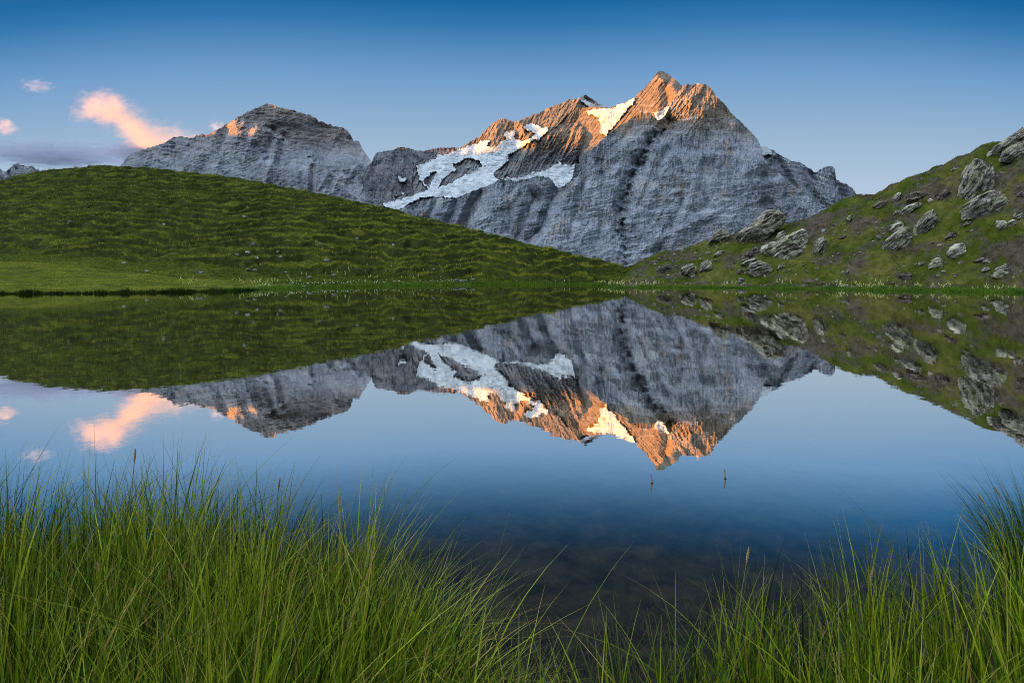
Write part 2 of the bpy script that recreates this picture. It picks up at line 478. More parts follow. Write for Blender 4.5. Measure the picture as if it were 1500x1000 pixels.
def depth_E(px, py):
    wx = px + 3*fbm(px/40, py/40, 3, 1); wy = py + 3*fbm(px/40, py/40, 3, 2)
    D = 4900 + 2.6*(390-py)
    D += 240*smooth(840, 640, px)                                 # the wall under the glacier stands further back
    # right-hand summit: one side faces the evening sun, the other turns away from it
    d, s = pline(px, py, RIB_E)
    fade = smooth(235, 165, py)
    D += np.where(s < 0, 4.6*np.clip(d, 0, 70), 2.4*np.clip(d, 0, 130))*(0.18+0.82*fade)
    D -= 260*fade*smooth(985, 940, px)                            # the dark buttress left of it comes forward again
    # the great gully and its dark niche
    g = tent(wx, wy, [(980, 178), (956, 208), (936, 236), (924, 262), (914, 300), (910, 340), (914, 366), (918, 392)], 16, 14)
    g *= 0.75+0.5*fbm(px/9, py/9, 3, 3)
    D += 105*g**1.1
    D += 120*tent(wx, wy, [(936, 240), (926, 262), (915, 300)], 24, 18)**0.9
    D += 35*tent(wx, wy, [(985, 215), (955, 255), (938, 300), (928, 340)], 12)
    for pts, a, wd in (([(704, 283), (690, 305), (682, 330), (690, 356)], 110, 12), ([(668, 293), (660, 318), (652, 340)], 90, 9), ([(640, 291), (630, 310), (622, 330)], 70, 9),
                       ([(784, 288), (770, 320), (758, 350)], 130, 15), ([(770, 266), (780, 285), (790, 292)], 90, 12), ([(738, 268), (748, 300), (745, 340)], 80, 12), ([(818, 277), (806, 300), (792, 330), (772, 352)], 120, 14),
                       ([(860, 225), (858, 260), (846, 300), (835, 340)], 60, 10), ([(1120, 300), (1150, 330), (1165, 350)], 90, 14), ([(1060, 190), (1075, 240), (1078, 290)], 45, 16),
                       ([(1035, 200), (1030, 260), (1036, 300)], 50, 14), ([(880, 240), (886, 300), (878, 350)], 45, 10), ([(1000, 290), (985, 330), (965, 370)], 60, 12)):
        D += 1.0*a*tent(wx, wy, pts, wd)**1.1
    # flutes, cracks, folded beds
    lo = smooth(230, 300, py)
    D += 0.40*buttress(px, py, 60, 503, (560, 1130, 120, 420), 4.5, 0.95, 0.1, 120) + 0.30*buttress(px, py, 700, 502, (560, 1130, 120, 420), 4.5, 1.1, 0.15, 24) + 10*ridged((px+0.25*py)/13, py/55, 3, 14) + 9*ridged(px/4.5, py/22, 2, 17)
    D += strata(px, py, 0.22, 11, 11, 21)*(0.35+0.65*lo) + strata(px, py, 0.30, 4.6, 6, 25)*(0.25+0.75*lo) + strata(px, py, -0.1, 31, 16, 29) + 16*ridged(px/9, py/40, 2, 35)*(1-0.6*lo)
    fl = smooth(215, 165, py)*smooth(960, 990, px)*smooth(1040, 1010, px)
    D += 22*fl*ridged((px+0.75*py)/7, (py-0.7*px)/60, 2, 31)
    D += 5*fbm(px/2.2, py/2.2, 2, 33)
    return D


main = mountain('mountain', M_rock, SKY_E, 572, 1240, 402, depth_E, seed=1)
tag(main, 'massive grey limestone wall topped by a sunlit orange peak above the notch between the hills', kind='structure')

# --- summit ridge behind it
SKY_D = [(845, 160), (868, 156), (884, 158), (893, 158), (911, 152.5), (929.5, 144), (933, 139), (943, 131), (952, 121), (960.5, 110.5), (963, 106.5), (967, 104.6), (972, 105.2), (980, 110), (988, 115.5), (995, 122), (1000, 127), (1010, 140), (1030, 175), (1050, 210)]
S_COL = zoomed(860, 100, 7.5, [(-10, 460), (60, 447), (150, 437), (240, 440), (330, 410), (440, 360), (525, 325), (522, 380), (450, 450), (390, 520), (340, 590), (300, 640), (250, 690), (215, 775), (190, 740), (135, 710), (150, 640), (145, 590), (110, 540), (50, 515), (0, 500)])
S_D2 = zoomed(860, 100, 7.5, [(712, 485), (790, 480), (850, 440), (930, 378), (920, 450), (870, 530), (830, 570), (780, 580), (735, 545), (745, 515)])
RIB_D = [(961, 107), (966, 114), (972, 119), (974, 130), (978, 127.5), (985, 126), (990, 134), (996, 140)]


def depth_D(px, py, snow=False):
    D = 6350 + 4.5*(200-py)
    D -= 4.6*(px-890)
    cap = inpoly(px, py, RIB_D + [(1040, 150), (1040, 90), (961, 90)])
    D = D + 9*np.clip(px-1000, 0, 90)
    d, s = pline(px, py, RIB_D)
    D = D + np.where(cap, 11.5*np.clip(d, 0, 60), 0)
    D += 70*tent(px, py, [(974, 130), (978, 150), (972, 168)], 10)            # notch beside the second lit bump
    col = snow_mask(px, py, [S_COL, S_D2], (), 1.2, 3)
    sm = D + 14*fbm(px/16, py/16, 3, 42)
    D += 15*ridged((px+0.8*py)/7, (py-0.8*px)/70, 3, 41) + 3*fbm(px/3, py/3, 3, 43) + strata(px, py, 0.9, 7, 7, 46)
    if snow: return sm - 24 + 16*ridged(px/7, py/6, 3, 45)*smooth(160, 175, py+0.1*(px-880))
    return np.where(col, sm+14, D)


summit = mountain('summit_ridge', M_rock2, SKY_D, 848, 1050, 300, depth_D, parent=main, jag=0.8, seed=2)
snow_patch('snowfield', [S_COL], [], lambda a, b: depth_D(a, b, True), main, seed=3)
snow_patch('snow_patch', [S_D2], [], lambda a, b: depth_D(a, b, True), main, seed=3)

# --- right shoulder
SKY_F = [(1085, 200), (1100, 208), (1113, 214), (1121, 215), (1130, 219.5), (1134.6, 221.5), (1142, 227), (1150, 231), (1160, 236), (1171.8, 237.3), (1184, 246), (1195, 252.6), (1200, 249), (1206, 246.4), (1211, 243.2), (1219, 243.5), (1223, 247), (1224.5, 263), (1233, 267), (1241, 269.5), (1250, 277.6), (1255.5, 287), (1262, 300), (1280, 320)]
S_F = zoomed(840, 90, 3.225, [(885, 398), (905, 400), (935, 418), (940, 441), (915, 441), (888, 443)])


def depth_F(px, py, snow=False):
    D = 5750 + 3.0*(330-py) + 1.5*(px-1115)
    for pts, a, wd in (([(1190, 256), (1192, 280), (1200, 310)], 150, 16), ([(1225, 264), (1235, 290), (1240, 320)], 90, 12), ([(1140, 240), (1150, 275), (1160, 330)], 90, 14)):
        D += a*tent(px, py, pts, wd)
    m = snow_mask(px, py, [S_F], (), 0.6, 5)
    sm = D.copy()
    D += 0.8*buttress(px, py, 60, 511, (1080, 1280, 200, 400), 5.5, 1.2, -0.3, 40) + 8*ridged((px-0.3*py)/24, py/50, 3, 61) + 14*ridged(px/6, py/26, 3, 64) + strata(px, py, -0.25, 8, 20, 66) + 5*fbm(px/2.5, py/2.5, 2, 68)
    if snow: return sm - 60
    return np.where(m, sm-30, D)


mountain('shoulder', M_rock, SKY_F, 1088, 1278, 402, depth_F, parent=main, seed=3)
snow_patch('snow_cap', [S_F], [], lambda a, b: depth_F(a, b, True), main, rough=0.6, seed=5)

# --- glacier peak between the two
SKY_C = [(556, 299), (572, 294), (590, 286), (600, 280), (604, 262), (606, 246), (612, 240), (626, 231), (645, 222), (660, 219.5), (674, 216.6), (688, 208), (702, 201), (711, 191), (722, 181.6), (729, 176), (736, 173), (740, 173.5), (746, 177), (756, 178.5), (762, 176),
         (772, 172), (780, 168.5), (792, 164.6), (800, 159), (806, 157.5), (815, 154), (823, 151), (829, 147.5), (836, 145.6), (843, 144.8), (847, 144), (853, 141.5), (858.6, 139.7), (864, 143), (870, 147), (876, 151), (882, 154), (890, 157), (900, 160), (915, 170)]
Z3 = lambda p: zoomed(540, 120, 3.571, p)
S_G1 = Z3([(245, 440), (300, 422), (350, 397), (368, 376), (383, 376), (380, 388), (440, 366), (478, 348), (530, 330), (580, 315), (632, 298), (622, 338), (665, 338), (700, 312), (728, 298), (708, 288), (716, 262), (772, 256), (762, 290), (800, 306), (836, 302), (872, 272),
           (815, 250), (806, 232), (850, 214), (905, 235), (944, 238), (935, 262), (890, 302), (845, 312), (800, 348), (770, 362), (733, 385), (737, 410), (690, 452), (652, 482), (657, 497), (690, 508), (640, 548), (580, 562), (535, 582), (500, 602), (440, 612), (380, 603), (330, 603),
           (280, 606), (220, 633), (160, 674), (110, 662), (70, 640), (130, 620), (190, 606), (240, 588), (290, 570), (318, 562), (288, 546), (272, 520), (255, 480)])
H_1 = Z3([(365, 552), (385, 515), (412, 490), (440, 472), (462, 462), (443, 432), (490, 412), (530, 400), (582, 415), (592, 440), (560, 462), (520, 482), (470, 502), (420, 532)])
H_2 = Z3([(303, 540), (287, 520), (312, 490), (350, 466), (357, 478), (332, 510), (316, 553)])
S_G2 = Z3([(690, 512), (730, 490), (745, 502), (770, 502), (820, 490), (858, 466), (888, 472), (940, 455), (958, 430), (990, 428), (990, 400), (1012, 428), (1060, 437), (1080, 425), (1130, 428), (1130, 480), (1112, 490), (1062, 512), (1032, 545), (992, 562), (970, 540), (948, 503), (880, 497), (820, 517), (760, 520)])
S_TOP = Z3([(1094, 84), (1122, 76), (1138, 92), (1165, 112), (1195, 120), (1222, 120), (1256, 134), (1235, 140), (1160, 138), (1128, 116)])
S_COLC = Z3([(1108, 150), (1165, 140), (1200, 138), (1258, 132), (1300, 140), (1300, 235), (1250, 292), (1212, 266), (1212, 215), (1182, 186), (1120, 160)])
RIB_C = [(843, 143), (848, 160), (850, 185), (850, 205), (846, 225)]


def depth_C(px, py, snow=False):
    D = 5750 + 10.5*(300-py)
    D -= 2.6*np.clip(px-690, 0, 160)*smooth(250, 190, py)
    d, s = pline(px, py, RIB_C)
    D += np.where(s > 0, 7.5*np.clip(d, 0, 80), 0)*smooth(136, 150, py)
    D += np.where(s < 0, 1.0*np.clip(d, 0, 60), 0)
    D -= 160*tent(px, py, [(736, 172), (728, 192), (722, 214)], 26, 30)
    D -= 120*tent(px, py, [(762, 178), (768, 196), (776, 205)], 12, 14)
    D -= 150*tent(px, py, [(806, 195), (780, 222), (750, 250)], 46, 26)
    m = snow_mask(px, py, [S_G1, S_G2, S_TOP, S_COLC], [H_1, H_2], 1.6, 7)
    sm = D + 50*fbm(px/34, py/26, 3, 91)
    D += 0.8*buttress(px, py, 330, 531, (550, 920, 135, 330), 8.0, 3.5, 0.4, 40) + 22*ridged((px+0.45*py)/13, (py-0.3*px)/55, 3, 92) + 28*ridged((px+0.55*py)/6, py/34, 2, 95) + strata(px, py, 0.1, 7, 12, 97) + 9*fbm(px/2.6, py/2.6, 3, 98)
    if snow: return sm - 40 + 14*ridged((px+py)/12, (py-0.4*px)/5, 3, 93) + 6*fbm(px/2.6, py/2.0, 2, 94)
    return np.where(m, sm+18, D)


cmt = mountain('mountain', M_rock2, SKY_C, 556, 915, 330, depth_C, seed=4, jag=1.4)
tag(cmt, 'orange lit rocky peak hung with a broken glacier in the middle of the range', kind='structure')
g1 = snow_patch('glacier', [S_G1], [H_1, H_2], lambda a, b: depth_C(a, b, True), cmt, seed=7)
snow_patch('glacier', [S_G2], [], lambda a, b: depth_C(a, b, True), cmt, seed=7)
snow_patch('snow_cap', [S_TOP], [], lambda a, b: depth_C(a, b, True), cmt, rough=1.0, seed=7)
snow_patch('snowfield', [S_COLC], [], lambda a, b: depth_C(a, b, True), cmt, seed=7)

# --- dark ridge behind the glacier
SKY_B = [(530, 250), (545, 238), (547, 231), (551, 224), (560, 222.5), (576, 219), (582, 216.5), (589, 215), (596, 216), (601.6, 219), (612, 221), (621, 220.8), (630, 219), (638, 218.4), (641, 216.8), (650, 216.5), (663, 215.6), (668, 216.6), (674, 219), (700, 225), (740, 235)]
S_B = [Z3([(150, 492), (172, 500), (197, 500), (200, 516), (185, 522), (150, 520), (158, 508)]), Z3([(132, 588), (160, 594), (160, 602), (140, 598)]), Z3([(168, 580), (186, 580), (190, 592), (172, 590)])]


def depth_B(px, py, snow=False):
    D = 7700 + 5*(300-py) - 1.5*(px-600)
    sm = D.copy()
    D += 60*ridged((px-0.4*py)/20, py/40, 3, 101) + 22*ridged(px/6, py/22, 3, 104) + 9*fbm(px/2.6, py/2.6, 2, 107)
    m = snow_mask(px, py, S_B, (), 1.2, 8)
    if snow: return sm - 75
    return np.where(m, sm-50, D)


bm = mountain('mountain', M_rockd, SKY_B, 532, 740, 345, depth_B, seed=5)
tag(bm, 'low dark slate ridge behind the left edge of the glacier', kind='structure')
for q in S_B: snow_patch('snow_patch', [q], [], lambda a, b: depth_B(a, b, True), bm, rough=1.2, seed=8)

# --- broad mountain on the left
SKY_A = [(165, 252), (176, 243), (181, 238), (184, 232), (188, 228), (197, 223.5), (208, 219.6), (222, 215), (236, 211), (246, 206), (255.6, 200.6), (264, 200), (272, 201.4), (282, 201.6), (290, 198), (297.6, 195.8), (303, 197.8), (314, 192), (325.6, 186), (337, 179), (348, 172), (359, 166.4),
         (376, 158), (388, 153.5), (394, 151.6), (400, 153.5), (408, 157), (418, 159), (426, 160.8), (438, 164.5), (449, 167.8), (456, 169.5), (463, 173.4), (467, 179), (471, 177.6), (477, 180), (481, 184), (484, 181.4), (488, 185.4), (502, 186.6), (508, 191), (513, 197), (518, 206.5), (521, 206), (525.5, 206.5), (530, 217), (537, 227), (545, 238), (556, 250), (569, 266), (590, 290), (610, 312)]
RIB_A = [(396, 152), (378, 166), (352, 174), (384, 186), (386, 206)]


def depth_A(px, py):
    D = 7500 + 4.4*(300-py) + 0.010*(px-395)**2
    # summit cap turns away from the sun, the face under it towards it
    capm = smooth(-5, 6, 4*fbm(px/10, py/8, 3, 127) + np.interp(px, [330, 345, 352, 370, 386, 396, 430, 620], [172, 176, 177, 183, 186, 192, 215, 330]) - py)
    D += capm*5.0*np.clip(px-325, 0, 71) + 4.5*np.clip(px-396, 0, 110)*smooth(250, 215, py)
    wob = 5*fbm(px/9, py/9, 4, 125, 0.65)
    face = smooth(325, 340, px+wob)*smooth(398, 378, px+wob)*smooth(174, 184, py+wob)*smooth(214, 198, py+wob)
    D -= face*0.9*(px-325)
    D += 70*smooth(388, 400, px)*smooth(172, 190, py)*smooth(230, 205, py)
    for pts, a, wd in (([(400, 190), (394, 215), (392, 235)], 80, 8), ([(416, 200), (412, 225), (408, 240)], 90, 8), ([(333, 190), (322, 220), (330, 260)], 90, 14), ([(470, 180), (478, 230), (500, 290)], 70, 20),
                       ([(256, 202), (258, 225), (272, 250)], 70, 12), ([(458, 245), (456, 285), (460, 310)], 110, 6), ([(520, 208), (532, 250), (560, 300)], 90, 14), ([(300, 200), (310, 225), (300, 250)], 80, 16)):
        D += a*tent(px, py, pts, wd)
    up = smooth(235, 215, py)
    D += 0.6*buttress(px, py, 90, 521, (160, 620, 150, 400), 6.0, 1.0, -0.1, 60) + 0.5*buttress(px, py, 600, 522, (160, 620, 150, 400), 5.5, 1.0, -0.15, 24) + 9*ridged((px-0.2*py)/11, py/34, 3, 114) + strata(px, py, -0.18, 8, 26, 117)*(0.4+0.6*up) + strata(px, py, 0.35, 5, 12, 119) + 6*fbm(px/2.4, py/2.4, 2, 120)
    return D


am = mountain('mountain', M_rocka, SKY_A, 166, 612, 402, depth_A, seed=6)
tag(am, 'broad grey mountain with a reddish patch below its blunt summit left of the glacier', kind='structure')

# --- small peaks at the left edge
SKY_G = [(-160, 250), (-90, 236), (-40, 256), (-12, 244), (0, 247), (4, 249.5), (8, 252), (12, 248), (17, 243.5), (21, 240.5), (27, 239.5), (29, 242), (34, 242), (38, 244.5), (43, 243.5), (48, 243), (51.5, 246), (53, 249), (56, 247), (58, 250), (80, 262), (130, 275), (200, 285)]


def depth_G(px, py):
    return 7700 + 4*(300-py) + 60*ridged((px-0.6*py)/10, py/30, 4, 131) + 10*fbm(px/2.5, py/2.5, 2, 133)


gm = mountain('mountain', M_rockf, SKY_G, -20, 200, 330, depth_G, seed=7, jag=0.8)
tag(gm, 'row of small jagged blue grey peaks far behind the left end of the green hill', kind='structure')
SKY_H = [(1225, 310), (1240, 300), (1252, 291), (1262, 288.5), (1270, 285.5), (1280, 285), (1300, 290), (1340, 305)]
hm = mountain('mountain', M_rockf, SKY_H, 1226, 1340, 330, lambda px, py: 9000 + 4*(300-py) + 50*ridged((px+0.5*py)/14, py/30, 4, 135), seed=8, jag=0.6)
tag(hm, 'faint far ridge just showing over the slope right of the great wall', kind='structure')

# --- unseen western range, added with its crest shaped to cast the evening shade
PA = np.array([-SH[1], SH[0]]); PA = PA if PA[1] > 0 else -PA
S0 = 8000.0
CREST = [(-7000, 900), (-3000, 1000), (0, 1120), (3500, 1390), (4600, 1400), (5100, 1400), (5500, 1365), (5850, 1320), (6200, 1245), (6470, 1200), (6800, 1215), (7200, 1350), (7600, 1510), (8200, 1510), (9500, 1560), (11000, 1640), (12200, 1800), (12900, 1850), (13600, 2250), (16000, 2350), (19000, 1500)]
for a0, a1, lab in ((-7000, 11160, 'long grey western range, unseen and shaped to shade the valley at sunset'), (11560, 19000, 'farther western range, unseen and added to shade the low cloud bank')):
    aa = np.arange(a0, a1, 60.0)
    cz = np.interp(aa, *zip(*CREST)) + math.tan(SUN_EL)*S0 + 14*fbm(aa/300, aa*0, 4, 141)
    rows = []
    for off, k in ((-2600, 0.0), (-1700, .34), (-900, .66), (-350, .88), (0, 1.0), (350, .86), (900, .62), (1700, .3), (2600, -0.02)):
        xy = PA[None]*aa[:, None] + SH[None]*(S0+off+60*fbm(aa/500, aa*0+off/400, 3, 143))[:, None]
        z = np.minimum(cz, cz*k*(1+0.06*fbm(aa/700, aa*0+off/700, 3, 145))) if k < 1 else cz
        rows.append(np.concatenate([xy, (z if k > 0 else z*0-29)[:, None]], 1))
    tag(mesh_obj('mountain', np.array(rows), grid_faces(len(rows), len(aa)), M_rockf), lab, kind='structure')

# ------------------------------------------------------------------ near terrain
SHORE = [(-1800, 452), (-500, 438), (0, 430.5), (150, 430), (340, 427), (380, 424.5), (450, 421.5), (600, 418.5), (700, 417.5), (860, 417.5), (880, 419), (905, 421.5), (1000, 421), (1200, 424), (1350, 426.5), (1500, 429), (1900, 436), (3300, 455)]
SKYL = [(-1800, 340), (-500, 292), (-200, 275), (0, 262), (20, 258.5), (50, 252.5), (75, 247.5), (100, 244.6), (140, 242.2), (170, 242), (200, 244), (235, 247), (270, 250.5), (310, 255.5), (350, 261), (385, 267), (420, 274), (460, 281.5), (500, 290), (540, 299), (580, 308), (615, 316.5), (650, 325), (720, 342), (760, 352.5),
        (800, 362.5), (830, 370), (860, 377), (890, 384), (908, 389), (915, 391), (923, 389), (935, 383.5), (952, 377.5), (972, 372), (991, 366.5), (1008, 360.5), (1025, 355), (1050, 349), (1074, 346), (1090, 339), (1110, 333), (1150, 326.5), (1173, 321), (1200, 311.5), (1227, 301.5), (1254, 292.5), (1281, 282), (1308, 268),
        (1335, 257), (1367, 241.5), (1389, 234.5), (1416, 223.5), (1437, 213), (1455, 211), (1475, 211), (1500, 200), (1560, 172), (1700, 110), (1900, 60), (3300, 60)]
CRESTD = [(-1800, 90), (-500, 105), (0, 105), (300, 105), (600, 96), (800, 84), (900, 76), (930, 68), (1050, 62), (1200, 58), (1400, 53), (1500, 50), (1900, 46), (3300, 44)]
FLATD = [(-1800, 52), (0, 58), (150, 56), (300, 53), (450, 54), (700, 57), (900, 59), (920, 57), (1500, 42), (3300, 36)]
FLATY = [(-1800, 395), (-300, 384), (0, 382), (60, 384), (130, 391), (200, 400), (270, 407), (350, 412), (450, 415.5), (700, 414.5), (880, 415), (920, 417), (1200, 419), (1500, 423), (3300, 440)]
BANKD = [(-1800, 2.6), (-300, 2.45), (0, 2.4), (420, 2.35), (520, 2.12), (600, 1.94), (680, 1.74), (760, 1.56), (860, 1.56), (950, 1.70), (1100, 1.88), (1300, 1.96), (1430, 2.1), (1490, 2.4), (1560, 2.55), (1800, 2.6), (3300, 2.6)]
ip = lambda t, x: np.interp(x, *zip(*t))


def hill_edge(d): return 880+38*smooth(50, 68, d)


def height(px, d, detail=True, want=False):
    px = np.asarray(px, float); d = np.asarray(d, float)
    x = (px-750)/F*d
    ys, yc, dc, df, yf, db = (ip(t, px) for t in (SHORE, SKYL, CRESTD, FLATD, FLATY, BANKD))
    ds = H*F/(ys-HY)
    df = np.maximum(df, ds+2.0)
    t1 = np.clip((d-ds)/(df-ds), 0, 1); t2 = np.clip((d-df)/(dc-df), 0, 1)
    p = ys + (yf-ys)*(1-(1-t1)**1.3) + (yc-yf)*(1-(1-t2)**1.45)
    z = H + (HY-p)/F*d
    over = np.clip(d-dc, 0, None)
    zc = H + (HY-yc)/F*dc
    z = np.where(d > dc, np.maximum(zc - 0.10*over - 0.006*over**2, -31), z)
    # lake bed and near bank
    bed = -np.minimum(0.10 + 0.30*(ds-d), 1.6)
    nb = -np.minimum(0.04 + 0.42*(d-db), 1.6) - 0.02
    bank = 0.05 + 0.05*np.clip((db-d)/0.6, 0, 1)
    bank = np.where(d < db, -0.03 + 0.13*smooth(0, 0.16, db-d), bank)
    water = np.maximum(bed, nb)
    z = np.where(d < ds, np.where(d < db, bank, water), z)
    if detail:
        land = smooth(0, 6, d-ds)
        left = smooth(20, -25, px-hill_edge(d))*smooth(0.0, 0.14, t2)*smooth(1.9, 1.0, d/dc)
        right = smooth(-5, 50, px-hill_edge(d))*smooth(0, 2, d-ds)
        # cattle terraces along the contour of the left hill
        ph = z/0.80 + 1.2*fbm(x/10, d/20, 4, 151, 0.55) + 0.26*fbm(x/2.0, d/3.0, 3, 153)
        f = ph-np.floor(ph)
        amp = 0.88*(0.45+0.75*np.clip(fbm(x/4, d/5, 3, 155)+0.5, 0, 1.1))
        z = z + left*(amp*(smooth(0.55, 1.0, f)-f) + 0.16*fbm(x/1.2, d/0.9, 3, 157, 0.6))
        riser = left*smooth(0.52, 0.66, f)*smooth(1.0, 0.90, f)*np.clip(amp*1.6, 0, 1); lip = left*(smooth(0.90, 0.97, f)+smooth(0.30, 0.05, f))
        z = z + right*(0.30*fbm(x/2.6, d/2.6, 5, 161, 0.62) + 0.30*smooth(40, 46, d)*fbm(x/5, d/5, 2, 165))*smooth(0, 4, d-ds)
        flat = land*(1-smooth(0.0, 0.12, t2))*smooth(930, 880, px)
        z = z + flat*0.07*fbm(x/2.2, d/1.2, 3, 167)
        z = z + np.where(d < ds, 0.05*fbm(x*2.2, d*2.2, 3, 169)*smooth(0, .4, ds-d), 0)
    if want: return z, riser, lip
    return z


cols = np.concatenate([np.linspace(-1800, -420, 40), np.arange(-400, -30, 8), np.arange(-30, 1530, 1.7), np.arange(1535, 1900, 8), np.linspace(1920, 3300, 40)])
dd = np.concatenate([np.linspace(0.25, 3.2, 60), np.geomspace(3.3, 31, 60), np.arange(31.4, 110, 0.21), np.geomspace(110.5, 180, 26)])
gx, gd = np.meshgrid(cols, dd)
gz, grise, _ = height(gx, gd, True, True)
dsg = H*F/(ip(SHORE, gx)-HY)
V = np.stack([(gx-750)/F*gd, gd, gz], -1)
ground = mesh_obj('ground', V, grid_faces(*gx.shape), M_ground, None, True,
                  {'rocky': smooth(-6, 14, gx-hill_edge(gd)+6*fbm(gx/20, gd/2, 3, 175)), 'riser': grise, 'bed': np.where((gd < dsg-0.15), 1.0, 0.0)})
tag(ground, kind='structure')

def slab(a0, a1, s0, s1, z): return [(*(PA*a+SH*q), z) for a, q in ((a0, s0), (a1, s0), (a1, s1), (a0, s1))]


tag(mesh_obj('valley_floor', slab(-8900, 11300, -8900, 11300, -30.5), [[0, 1, 2, 3]], M_ground), kind='structure')
lake = mesh_obj('lake', [[-130, -6, 0], [130, -6, 0], [130, 74, 0], [-130, 74, 0]], [[0, 1, 2, 3]], M_water)
tag(lake, kind='structure')
# ground under and behind the viewer
bx, by = np.meshgrid(np.linspace(-60, 60, 61), np.linspace(-40, 0.24, 30))
bz = 0.1 + 0.02*bx*bx*0 + 0.10*fbm(bx/3, by/3, 3, 171) + 0.02*np.clip(-by, 0, 40)
tag(mesh_obj('ground', np.stack([bx, by, bz], -1), grid_faces(*bx.shape), M_ground, None, True, {'rocky': bx.ravel()*0, 'riser': bx.ravel()*0, 'bed': bx.ravel()*0}), kind='structure')


# ------------------------------------------------------------------ grasses
def blades(name, roots, hgt, lean, wid, nseg, mat, tint, curve=1.6):
    """roots n x 3, lean n x 2 horizontal reach of the tip, one strip per blade"""
    n = len(roots); t = np.linspace(0, 1, nseg+1)
    ln = np.hypot(lean[:, 0], lean[:, 1])
    up = np.sqrt(np.maximum(hgt**2-np.minimum(ln, hgt*0.97)**2, (0.15*hgt)**2))
    ang = rng.uniform(0, np.pi, n)
    side = np.stack([np.cos(ang), np.sin(ang)*0.6, np.zeros(n)], -1)
    cx = roots[:, None, :2] + lean[:, None, :]*(t**curve)[None, :, None]
    cz = roots[:, None, 2] + up[:, None]*(t - 0.22*(ln/hgt)[:, None]*t**3)
    c = np.concatenate([cx, cz[..., None]], -1)
    ww = wid[:, None]*np.clip(1-t**2.2, 0.06, 1)[None]*0.5
    L = c - side[:, None]*ww[..., None]; Rr = c + side[:, None]*ww[..., None]
    V = np.stack([L, Rr], 2).reshape(n, -1, 3)
    k = np.arange(nseg)
    f = np.stack([2*k, 2*k+1, 2*k+3, 2*k+2], -1)
    Fq = (f[None] + (np.arange(n)*2*(nseg+1))[:, None, None]).reshape(-1, 4)
    tt = np.repeat(tint, 2*(nseg+1)); al = np.tile(np.repeat(t, 2), n)
    return mesh_obj(name, V.reshape(-1, 3), Fq, mat, None, True, {'tint': tt, 'along': al})


def scatter(n, x0, x1, d0, d1, keep):
    px = rng.uniform(x0, x1, n); u = rng.random(n)
    d = d0 + (d1-d0)*u
    k = keep(px, d); px, d = px[k], d[k]
    return px, d


def to_world(px, d, z): return np.stack([(px-750)/F*d, d, z], -1)


# near sedge, left and right
def near_grass():
    for x0, x1, n0, seed, lab in ((-800, 775, 56000, 181, 'dense bright green sedge on the near left bank'), (775, 2400, 36000, 183, 'loose green sedge along the near right bank'), (640, 1060, 5200, 187, 'sparse low fringe of sedge at the bottom middle between the two banks')):
        left = x0 < 0
        px, d = scatter(n0, x0, x1, 0.95, 2.45, lambda p, q: (q < ip(BANKD, p)+0.05*rng.standard_normal(len(p))) & (q > (1.2 if x0 == 640 else 0)) & (rng.random(len(p)) < ((0.25 if left else 0.15)+(0.75 if left else 0.6)*(q/2.4)**2)))
        x = (px-750)/F*d
        cl = fbm(x*3.6, d*3.6, 3, seed)
        k = rng.random(len(px)) < (0.62 if left else 0.5)+0.9*cl
        px, d, cl = px[k], d[k], cl[k]; n = len(px)
        x = (px-750)/F*d
        # tussocks: blades of one tuft fan out from its middle
        tx = fbm(x*3.6+0.05, d*3.6, 3, seed)-cl; ty = fbm(x*3.6, d*3.6+0.05, 3, seed)-cl
        hh = ((0.40+0.15*cl)*(1-0.22*smooth(430, 720, px)) if left else (0.32+0.12*cl)*(1+0.1*smooth(1000, 1300, px)))*rng.uniform(0.5, 1.25, n)
        arch = rng.random(n) < (0.28 if x0 != 640 else 0.5)
        if x0 == 640: hh = hh*1.12
        hh = np.where(arch, hh*1.18, hh); hh = np.where(rng.random(n) < 0.04, hh*1.15, hh)
        a = hh*np.where(arch, rng.uniform(0.35, 0.8, n), np.abs(rng.normal(0.12, 0.12, n)))
        ang = rng.uniform(0, 2*np.pi, n)
        fan = np.stack([-tx, -ty], -1); fan /= np.maximum(np.hypot(tx, ty), 1e-6)[:, None]
        lean = np.stack([np.cos(ang), np.sin(ang)*0.7], -1)*a[:, None] + fan*(hh*rng.uniform(0, 0.22, n))[:, None]
        if left:
            out = smooth(330, 640, px); lean[:, 0] += hh*(0.04+0.42*out*rng.random(n)); lean[:, 1] += hh*0.10*out
        else: lean[:, 0] -= hh*(0.04+0.22*smooth(1100, 850, px)*rng.random(n))
        z = height(px, d, False)
        tint = np.clip(0.43+0.34*cl+0.27*rng.standard_normal(n), 0, 0.9)
        tint = np.where(rng.random(n) < 0.035, 1.0, tint)
        tag(blades('grass', to_world(px, d, z-0.01), hh, lean, rng.uniform(0.0026, 0.0066, n)*np.where(rng.random(n) < 0.1, 1.5, 1), 8, M_blade, tint, 2.0), lab, 'grass', kind='stuff')
    # the tussock at the right edge
    n = 900
    r = np.sqrt(rng.random(n))*0.20; th = rng.uniform(0, 2*np.pi, n)
    cx, cy = (1562-750)/F*2.42, 2.42
    root = np.stack([cx+r*np.cos(th), cy+r*np.sin(th), np.full(n, 0.02)], -1)
    hh = rng.uniform(0.28, 0.50, n)
    o = r/0.20
    lean = np.stack([np.cos(th)*hh*(0.15+0.6*o*rng.random(n)) - 0.04, np.sin(th)*hh*(0.15+0.5*o*rng.random(n))], -1)
    tag(blades('grass_tussock', root, hh, lean, rng.uniform(0.002, 0.0038, n), 8, M_blade, np.clip(0.25+0.2*rng.standard_normal(n), 0, 1)),
        'dark rounded tussock of sedge standing in the water at the right edge', 'grass tussock')


near_grass()


